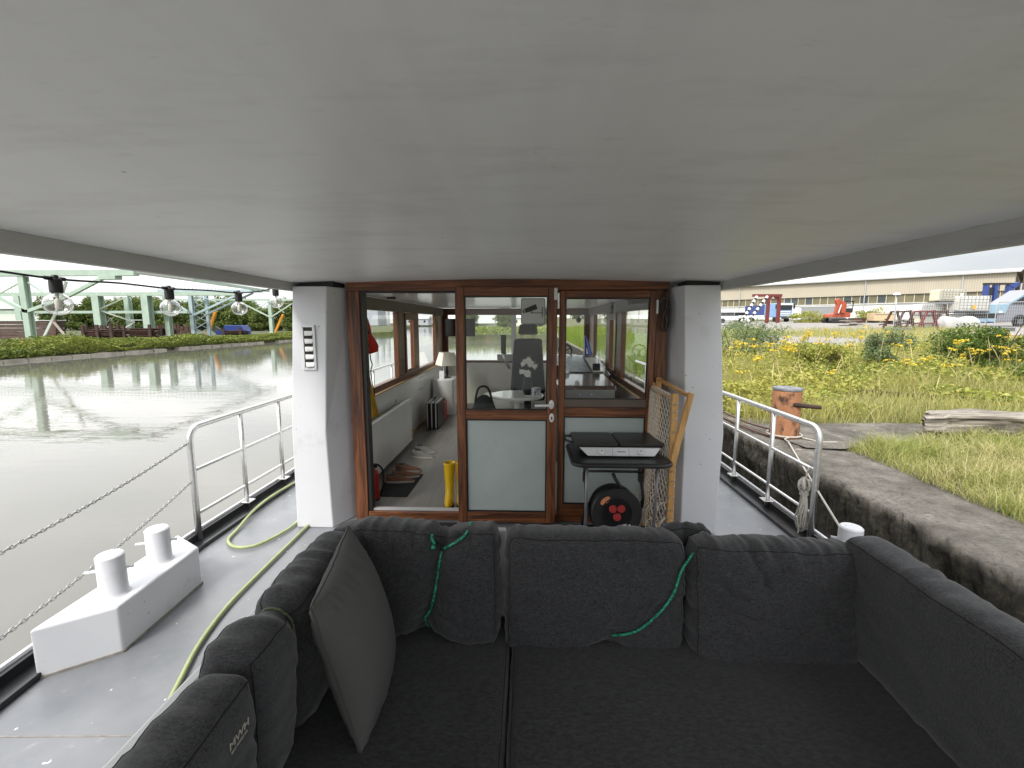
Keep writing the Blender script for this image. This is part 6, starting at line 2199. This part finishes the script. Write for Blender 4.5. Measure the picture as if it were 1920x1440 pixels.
# truck
tk = thing('parked_truck', 'light blue and white truck parked left of the excavator', 'truck', (36.1, 66, H(36, 66)))
kz = H(36.1, 66)
MB().box(35.2, 37.3, 66.4, 70, kz + .7, kz + 2.7).build('cab_body', 'truckblue', tk, bevel=.1)
MB().box(35.3, 37.2, 66.33, 66.39, kz + 1.75, kz + 2.4).build('windscreen', 'darkglass', tk)
MB().box(35.2, 37.3, 66.32, 66.39, kz + 2.42, kz + 2.66).build('sun_visor', 'white2', tk)
gr_ = MB()
for q in range(3):
    gr_.box(35.5, 37.0, 66.30, 66.38, kz + .95 + q * .24, kz + 1.07 + q * .24)
gr_.build('grille', 'white2', tk)
MB().box(35.1, 37.4, 66.2, 66.6, kz + .45, kz + .72).build('bumper', 'dkmetal', tk)
for x in (35.25, 36.75):
    MB().box(x, x + .45, 66.15, 66.19, kz + .5, kz + .66).build('headlight', 'white2', tk)
for x in (35.35, 36.95):
    MB().lathe([(0, 0), (.45, 0), (.45, .3), (0, .3)], (0, 0, 0), 16, T((x - .1, 67.2, kz + .45)) @ RY(90)).build('wheel', 'rubber', tk)
MB().box(35.6, 37.25, 70.1, 77, kz + 1.1, kz + 2.6).build('cargo_body', 'forkblue', tk)
for x in (34.95, 37.45):
    MB().box(x, x + .14, 66.3, 66.5, kz + 1.9, kz + 2.5).build('mirror', 'dkmetal', tk)
for k, (x, y, mt, lab) in enumerate(((27.0, 62, 'white2', 'white car half hidden by weeds beside the right pillar'), (31.4, 68, 'white2', 'white car half hidden by weeds left of the striped arms'))):
    t_ = thing('parked_car', lab, 'car', (x, y, H(x, y)), 'white cars behind the weeds')
    z = H(x, y)
    body = MB()
    body.prism([(x - 1.9, z + .35), (x + 1.9, z + .35), (x + 1.95, z + .8), (x + 1.2, z + .95), (x - 1.85, z + .95)], 1, y, y + 1.7)
    body.build('body', mt, t_, bevel=.08)
    MB().prism([(x - 1.6, z + .96), (x + 1.0, z + .96), (x + .4, z + 1.42), (x - 1.2, z + 1.42)], 1, y + .12, y + 1.58).build('windows', 'darkglass', t_, bevel=.04)
    MB().box(x - 1.15, x + .35, y + .14, y + 1.56, z + 1.425, z + 1.47).build('roof', mt, t_)
    for wx in (x - 1.15, x + 1.2):
        MB().lathe([(0, 0), (.32, 0), (.32, .2), (0, .2)], (0, 0, 0), 16, T((wx, y - .02, z + .32)) @ RX(-90)).build('wheel', 'rubber', t_)

# lamp post, fence, yard clutter
lp_ = thing('lamp_post', 'thin grey lamp post beside the fence panel', 'lamp post', (25.6, 33, H(25.6, 33)))
lz = H(25.6, 33)
MB().tube([(25.6, 33, lz - .1), (25.55, 33, 3.5)], .035, 8).build('pole', 'fgrey', lp_, 'all')
MB().lathe([(.02, 3.48), (.22, 3.50), (.20, 3.58), (.08, 3.66), (0, 3.67)], (25.55, 33, 0), 16).build('lamp_head', 'white2', lp_, True)
for i, (xa_, ya_, xb_, yb_, lab) in enumerate(((24.0, 31.0, 29.5, 30.6, 'right mesh fence panel with a concrete foot in front of the rusty frames'), (19.6, 44.5, 15.4, 46.5, 'left mesh fence panel half hidden by weeds below the gantry'), (29.9, 30.5, 35.2, 29.6, 'mesh fence panel in front of the light blue van'))):
    t_ = thing('mesh_fence_panel', lab, 'fence', (xa_, ya_, H(xa_, ya_)), 'mesh fence panels round the yard')
    z = H(xa_, ya_)
    zb = H(xb_, yb_)
    top_z = 1.9
    MB().tube(spline([(xa_, ya_, z), (xa_, ya_, z + top_z - .15), (xa_ + (.12 if xb_ > xa_ else -.12), ya_, z + top_z)], 4) + [Vector((xb_, yb_, zb + top_z)), Vector((xb_, yb_, zb))], .026, 6).build('frame', 'fgrey', t_, 'all')
    mm_ = MB()
    A_, B_ = Vector((xa_, ya_, 0)), Vector((xb_, yb_, 0))
    for q in range(1, 44):
        p = A_.lerp(B_, q / 44)
        zz = z + (zb - z) * q / 44
        mm_.bar((p.x, p.y, zz + .12), (p.x, p.y, zz + top_z), .007)
    for q in range(9):
        mm_.bar((xa_, ya_, z + .15 + q * .21), (xb_, yb_, zb + .15 + q * .21), .007)
    mm_.build('mesh', 'fgrey', t_)
    MB().hexa([(xa_ - .1, ya_ - .6, z - .05), (xa_ + .75, ya_ - .6, z - .05), (xa_ + .75, ya_ - .2, z - .05), (xa_ - .1, ya_ - .2, z - .05)], [(xa_ - .1, ya_ - .6, z + .30), (xa_ + .75, ya_ - .6, z + .30), (xa_ + .75, ya_ - .2, z + .30), (xa_ - .1, ya_ - .2, z + .30)]).build('foot', 'fblock', t_, bevel=.03)

fx = thing('scrap_frame_heap', 'heap of rust red angle frames behind the fence panel', 'steel frame', (26.5, 32.5, H(26.5, 32.5)))
fz_ = H(26.5, 32.5)
for k, (x, y) in enumerate(((25.3, 32.6), (26.7, 32.4), (28.0, 32.9))):
    b = MB()
    for s_ in (0, 1.1):
        b.bar((x, y + s_, fz_), (x + .55, y + s_, fz_ + 1.35), .11)
        b.bar((x + 1.4, y + s_, fz_), (x + .95, y + s_, fz_ + 1.35), .11)
        b.bar((x + .5, y + s_, fz_ + 1.32), (x + 1.05, y + s_, fz_ + 1.38), .11)
        b.bar((x + .2, y + s_, fz_ + .5), (x + 1.25, y + s_, fz_ + .55), .08)
    for xx, zz in ((.55, 1.33), (.95, 1.33), (.2, .5)):
        b.bar((x + xx, y, fz_ + zz), (x + xx, y + 1.1, fz_ + zz), .10)
    b.build('frame', 'rust' if k != 1 else 'redframe', fx)
b = MB()
for q in range(14):
    p = Vector((rnd.uniform(24.3, 26.2), rnd.uniform(31.9, 32.6), fz_ + rnd.uniform(.05, .8)))
    b.bar(p, p + Vector((rnd.uniform(-.8, .8), rnd.uniform(-.2, .2), rnd.uniform(-.3, .3))), .07)
b.build('loose_bars', 'rust2', fx)


def ibc_tank(label, x, y, z, w, h_, mt, patch=None):
    t_ = thing('caged_tank', label, 'tank', (x, y, z), 'caged liquid tanks in the yard')
    MB().box(x - w / 2 + .04, x + w / 2 - .04, y + .04, y + 1.1, z + .16, z + h_ - .03).build('bottle', mt, t_, bevel=.08)
    b_ = MB()
    for q in range(9):
        xx = x - w / 2 + w * q / 8
        b_.box(xx - .022, xx + .022, y, y + .028, z + .12, z + h_)
    for q in range(6):
        zz = z + .14 + (h_ - .16) * q / 5
        b_.box(x - w / 2, x + w / 2, y - .03, y - .002, zz - .018, zz + .018)
    b_.build('cage', 'fgrey', t_)
    MB().box(x - w / 2, x + w / 2, y, y + 1.15, z, z + .11).build('pallet', 'dkmetal', t_)
    if patch:
        MB().box(x + w * patch[0], x + w * patch[0] + .28, y - .045, y - .033, z + patch[1], z + patch[1] + .3).build('label_plate', patch[2], t_)


iz = H(33, 38)
ibc_tank('cream caged tank, topmost and farthest left of the stack', 33.95, 38.2, iz + 2.02, 1.95, 1.08, 'ibc', (.25, .45, 'signface'))
ibc_tank('large cream caged tank with a yellow patch, right of the stack', 35.2, 37.6, iz + 1.22, 2.3, 1.32, 'ibcw', (-.1, .28, 'amber'))
ibc_tank('white caged tank at the left below the topmost one', 32.8, 38.6, iz + 1.0, 1.5, .98, 'ibcw')
ibc_tank('amber caged tank between the white and the large cream one', 33.85, 38.9, iz + 1.0, .9, .98, 'amber')
ibc_tank('cream caged tank at the bottom of the stack, behind the white bags', 34.9, 38.4, iz, 2.2, 1.15, 'ibcw')
ibc_tank('cream caged tank at the bottom left of the stack', 32.9, 38.7, iz, 1.6, .98, 'ibc')
for k, (x, lab) in enumerate(((28.7, 'left white bulk bag in front of the caged tanks'), (29.9, 'right white bulk bag in front of the caged tanks'))):
    t_ = thing('bulk_bag', lab, 'bag', (x, 32, H(x, 32)), 'white bulk bags')
    z = H(x, 32)
    b = MB()
    b.ball((x, 32.4, z + .45), 1, 1, 1, 28, 18)
    sq = lambda c_: math.copysign(abs(c_) ** .45, c_)
    b.v = [(x + .58 * sq(p[0] - x), 32.4 + .5 * sq(p[1] - 32.4), z + .45 + .50 * sq(p[2] - z - .45)) for p in b.v]
    b.v = [(p[0] + .16 * noise.noise(Vector(p) * 3), p[1], p[2] + .14 * noise.noise(Vector(p) * 2.5 + Vector((5, 0, 0)))) for p in b.v]
    b.build('sack', 'tarp', t_, 'all')
t_ = thing('plywood_crate', 'pale plywood crate on the yard left of the lamp post', 'crate', (41.5, 55, H(41.5, 55)))
z = H(41.5, 55)
MB().box(40.3, 42.75, 55, 56.2, z + .25, z + 1.15).build('body', 'ply', t_, bevel=.02)
MB().box(40.3, 42.75, 54.97, 54.997, z + .95, z + 1.05).build('batten', 'plank', t_)
for x in (40.4, 42.3):
    MB().box(x, x + .3, 55, 56.2, z, z + .245).build('skid', 'dkmetal', t_)
t_ = thing('rusty_bin', 'low rusty bin just left of the plywood crate', 'bin', (39.2, 56, H(39.2, 56)))
z = H(39.2, 56)
MB().box(38.7, 40.1, 56, 57, z, z + .62).build('body', 'rust', t_)
t_ = thing('plank_pile', 'untidy pile of grey planks and boards on the yard', 'planks', (31.3, 45, H(31.3, 45)))
z = H(31.3, 45)
for q in range(12):
    x = rnd.uniform(29.6, 31.6)
    b = MB()
    y = 44.6 + rnd.uniform(0, 1.2)
    b.bar((x, y, z + .06 + .045 * q), (x + rnd.uniform(1.0, 1.9), y + rnd.uniform(-.4, .4), z + .08 + .045 * q + rnd.uniform(-.04, .10)), .42, .05)
    b.build('board', 'plank' if q % 3 else 'dkmetal', t_)
t_ = thing('lilac_sheet', 'crumpled lilac plastic sheet on the grass at far right', 'plastic sheet', (25.2, 25, H(25.2, 25)))
b = MB()
b.grid(lambda u, v: (24.6 + 1.7 * u, 25 + .6 * v, H(25, 25) + .08 + .22 * abs(noise.noise(Vector((u * 4, v * 4, 3)))) + .25 * max(0, .3 - u)), 18, 10)
b.build('sheet', 'lilac', t_)

# lift mast
fk = thing('forklift_mast', 'deep blue lift mast with hanging hook behind the van', 'lift mast', (49, 50, H(49, 50)))
z = H(49, 50)
for x in (47.7, 48.6):
    MB().box(x, x + .32, 50, 50.4, z, 5.45).build('mast_rail', 'forkblue', fk)
MB().box(48.03, 48.59, 50.15, 50.3, 3.2, 5.2).build('mast_chain', 'dkmetal', fk)
MB().box(47.6, 51.0, 50.05, 50.35, 5.46, 5.66).build('head_beam', 'dkmetal', fk)
MB().prism([(49.9, 5.4), (50.9, 5.75), (50.9, 5.4), (50.6, 5.1)], 1, 49.95, 50.4).build('bracket', 'forkblue', fk)
MB().box(49.95, 50.5, 50, 50.4, 3.3, 5.40).build('mast_rail', 'forkblue', fk)
MB().tube([(49.2, 50.2, 5.5), (49.2, 50.2, 4.9), (49.05, 50.2, 4.75), (49.3, 50.2, 4.65)], .04, 6).build('hook', 'dkmetal', fk)
MB().box(47.6, 50.6, 50, 52, z + .3, 3.3).build('body', 'dkmetal', fk)

# light blue van, bonnet to the left
vn = thing('parked_van', 'light blue and silver van with long bonnet at the right edge', 'van', (38, 38, H(38, 38)))
z = 1.25
bodyP = [(35.6, z + .40), (43, z + .40), (43, z + 2.95), (39.9, z + 2.95), (38.2, z + 1.75), (36.6, z + 1.70), (35.65, z + 1.35)]
MB().prism(bodyP, 1, 38.0, 39.9).build('body', 'van', vn, bevel=.08)
MB().prism([(35.55, z + 1.05), (37.9, z + 1.05), (38.15, z + 1.80), (36.65, z + 1.76), (35.6, z + 1.42)], 1, 37.9, 37.985).build('bonnet', 'skyblue', vn, bevel=.03)
MB().prism([(38.35, z + 1.8), (39.4, z + 1.8), (40.05, z + 2.75), (39.85, z + 2.75)], 1, 37.93, 37.985).build('window_front', 'darkglass', vn)
MB().prism([(39.6, z + 1.8), (42, z + 1.8), (42, z + 2.7), (40.3, z + 2.7)], 1, 37.93, 37.985).build('window_rear', 'darkglass', vn)
MB().bar((38.1, 37.96, z + 1.78), (39.85, 37.96, z + 2.98), .06, .12).build('windscreen_pillar', 'skyblue', vn)
MB().box(35.5, 37.3, 37.92, 37.985, z + .70, z + 1.0).build('grille', 'dkmetal', vn)
MB().box(35.5, 37.2, 37.90, 37.985, z + .40, z + .66).build('bumper', 'skyblue', vn)
for x in (39.1, 42.3):
    w_ = MB().lathe([(0, 0), (.42, 0), (.42, .25), (0, .25)], (0, 0, 0), 24, T((x, 37.88, z + .40)) @ RX(-90)).build('wheel', 'rubber', vn)
    MB().lathe([(0, 0), (.22, 0), (.20, .01)], (0, 0, 0), 18, T((x, 37.868, z + .40)) @ RX(-90)).build('rim', 'fblock', w_)
    MB().tube([(x + .50 * math.cos(a), 37.97, z + .42 + .50 * math.sin(a)) for a in [math.pi * q / 14 for q in range(15)]], .05, 6).build('wheel_arch', 'dkmetal', vn)
MB().box(37.35, 37.6, 37.86, 37.9, z + 1.1, z + 1.25).build('headlight', 'white2', vn)

# ================================================================ light, sky, camera
w = bpy.data.worlds.new('World')
scene.world = w
w.use_nodes = True
nt = w.node_tree
bg = nt.nodes['Background']
sky = nt.nodes.new('ShaderNodeTexSky')
sky.sky_type = 'NISHITA'
sky.sun_disc = False
SUN_EL, SUN_AZ = 48, 205
sky.sun_elevation = R(SUN_EL)
sky.sun_rotation = R(SUN_AZ)
tc = nt.nodes.new('ShaderNodeTexCoord')
mp = nt.nodes.new('ShaderNodeMapping')
mp.inputs['Scale'].default_value = (1, 1, 3.2)
nt.links.new(tc.outputs['Generated'], mp.inputs['Vector'])
cn = _noise(nt, mp.outputs['Vector'], 1.9, 6, .55, .4)
cc = _ramp(nt, cn, [(.30, (.66, .69, .74)), (.50, (.95, .95, .95)), (.68, (1.38, 1.34, 1.28))])
# overcast sky: the zenith is about three times as bright as the horizon
sz = nt.nodes.new('ShaderNodeSeparateXYZ')
nt.links.new(tc.outputs['Generated'], sz.inputs[0])
gr_ = nt.nodes.new('ShaderNodeMapRange')
gr_.inputs['From Min'].default_value = 0
gr_.inputs['From Max'].default_value = 1
gr_.inputs['To Min'].default_value = 4.0
gr_.inputs['To Max'].default_value = 11.0
nt.links.new(sz.outputs['Z'], gr_.inputs['Value'])
vm = nt.nodes.new('ShaderNodeVectorMath')
vm.operation = 'SCALE'
ax = nt.nodes.new('ShaderNodeMapRange')
ax.inputs['From Min'].default_value = -.5
ax.inputs['From Max'].default_value = .75
ax.inputs['To Min'].default_value = 1.12
ax.inputs['To Max'].default_value = .60
nt.links.new(sz.outputs['X'], ax.inputs['Value'])
vm2 = nt.nodes.new('ShaderNodeVectorMath')
vm2.operation = 'SCALE'
nt.links.new(cc, vm2.inputs[0])
nt.links.new(ax.outputs[0], vm2.inputs['Scale'])
nt.links.new(vm2.outputs[0], vm.inputs[0])
nt.links.new(gr_.outputs[0], vm.inputs['Scale'])
nt.links.new(_mix(nt, .92, sky.outputs[0], vm.outputs[0]), bg.inputs['Color'])
bg.inputs['Strength'].default_value = .115
sl_ = bpy.data.lights.new('sun', 'SUN')
sl_.energy = 1.2
sl_.angle = R(14)
sl_.color = (1, .95, .88)
so = bpy.data.objects.new('sun', sl_)
col.objects.link(so)
az = R(SUN_AZ)
dirv = Vector((math.sin(az) * math.cos(R(SUN_EL)), math.cos(az) * math.cos(R(SUN_EL)), math.sin(R(SUN_EL))))
so.rotation_euler = (-dirv).to_track_quat('-Z', 'Y').to_euler()
so.location = (0, -5, 20)

cam = bpy.data.cameras.new('camera')
cam.sensor_width = 36
cam.lens = 36 * 853 / 1920
cam.clip_start = .02
cam.clip_end = 2000
co = bpy.data.objects.new('camera', cam)
col.objects.link(co)
co.location = (0, 0, 1.66)
co.rotation_euler = (R(90 - 7.81), 0, R(2.0))
scene.camera = co

scene.render.engine = 'CYCLES'
scene.cycles.use_denoising = True
scene.cycles.max_bounces = 8
scene.cycles.diffuse_bounces = 4
scene.cycles.glossy_bounces = 4
scene.cycles.transparent_max_bounces = 16
scene.cycles.caustics_reflective = True
scene.cycles.caustics_refractive = True
scene.view_settings.view_transform = 'Standard'
scene.view_settings.look = 'None'
scene.view_settings.gamma = 1
scene.view_settings.exposure = 1.4
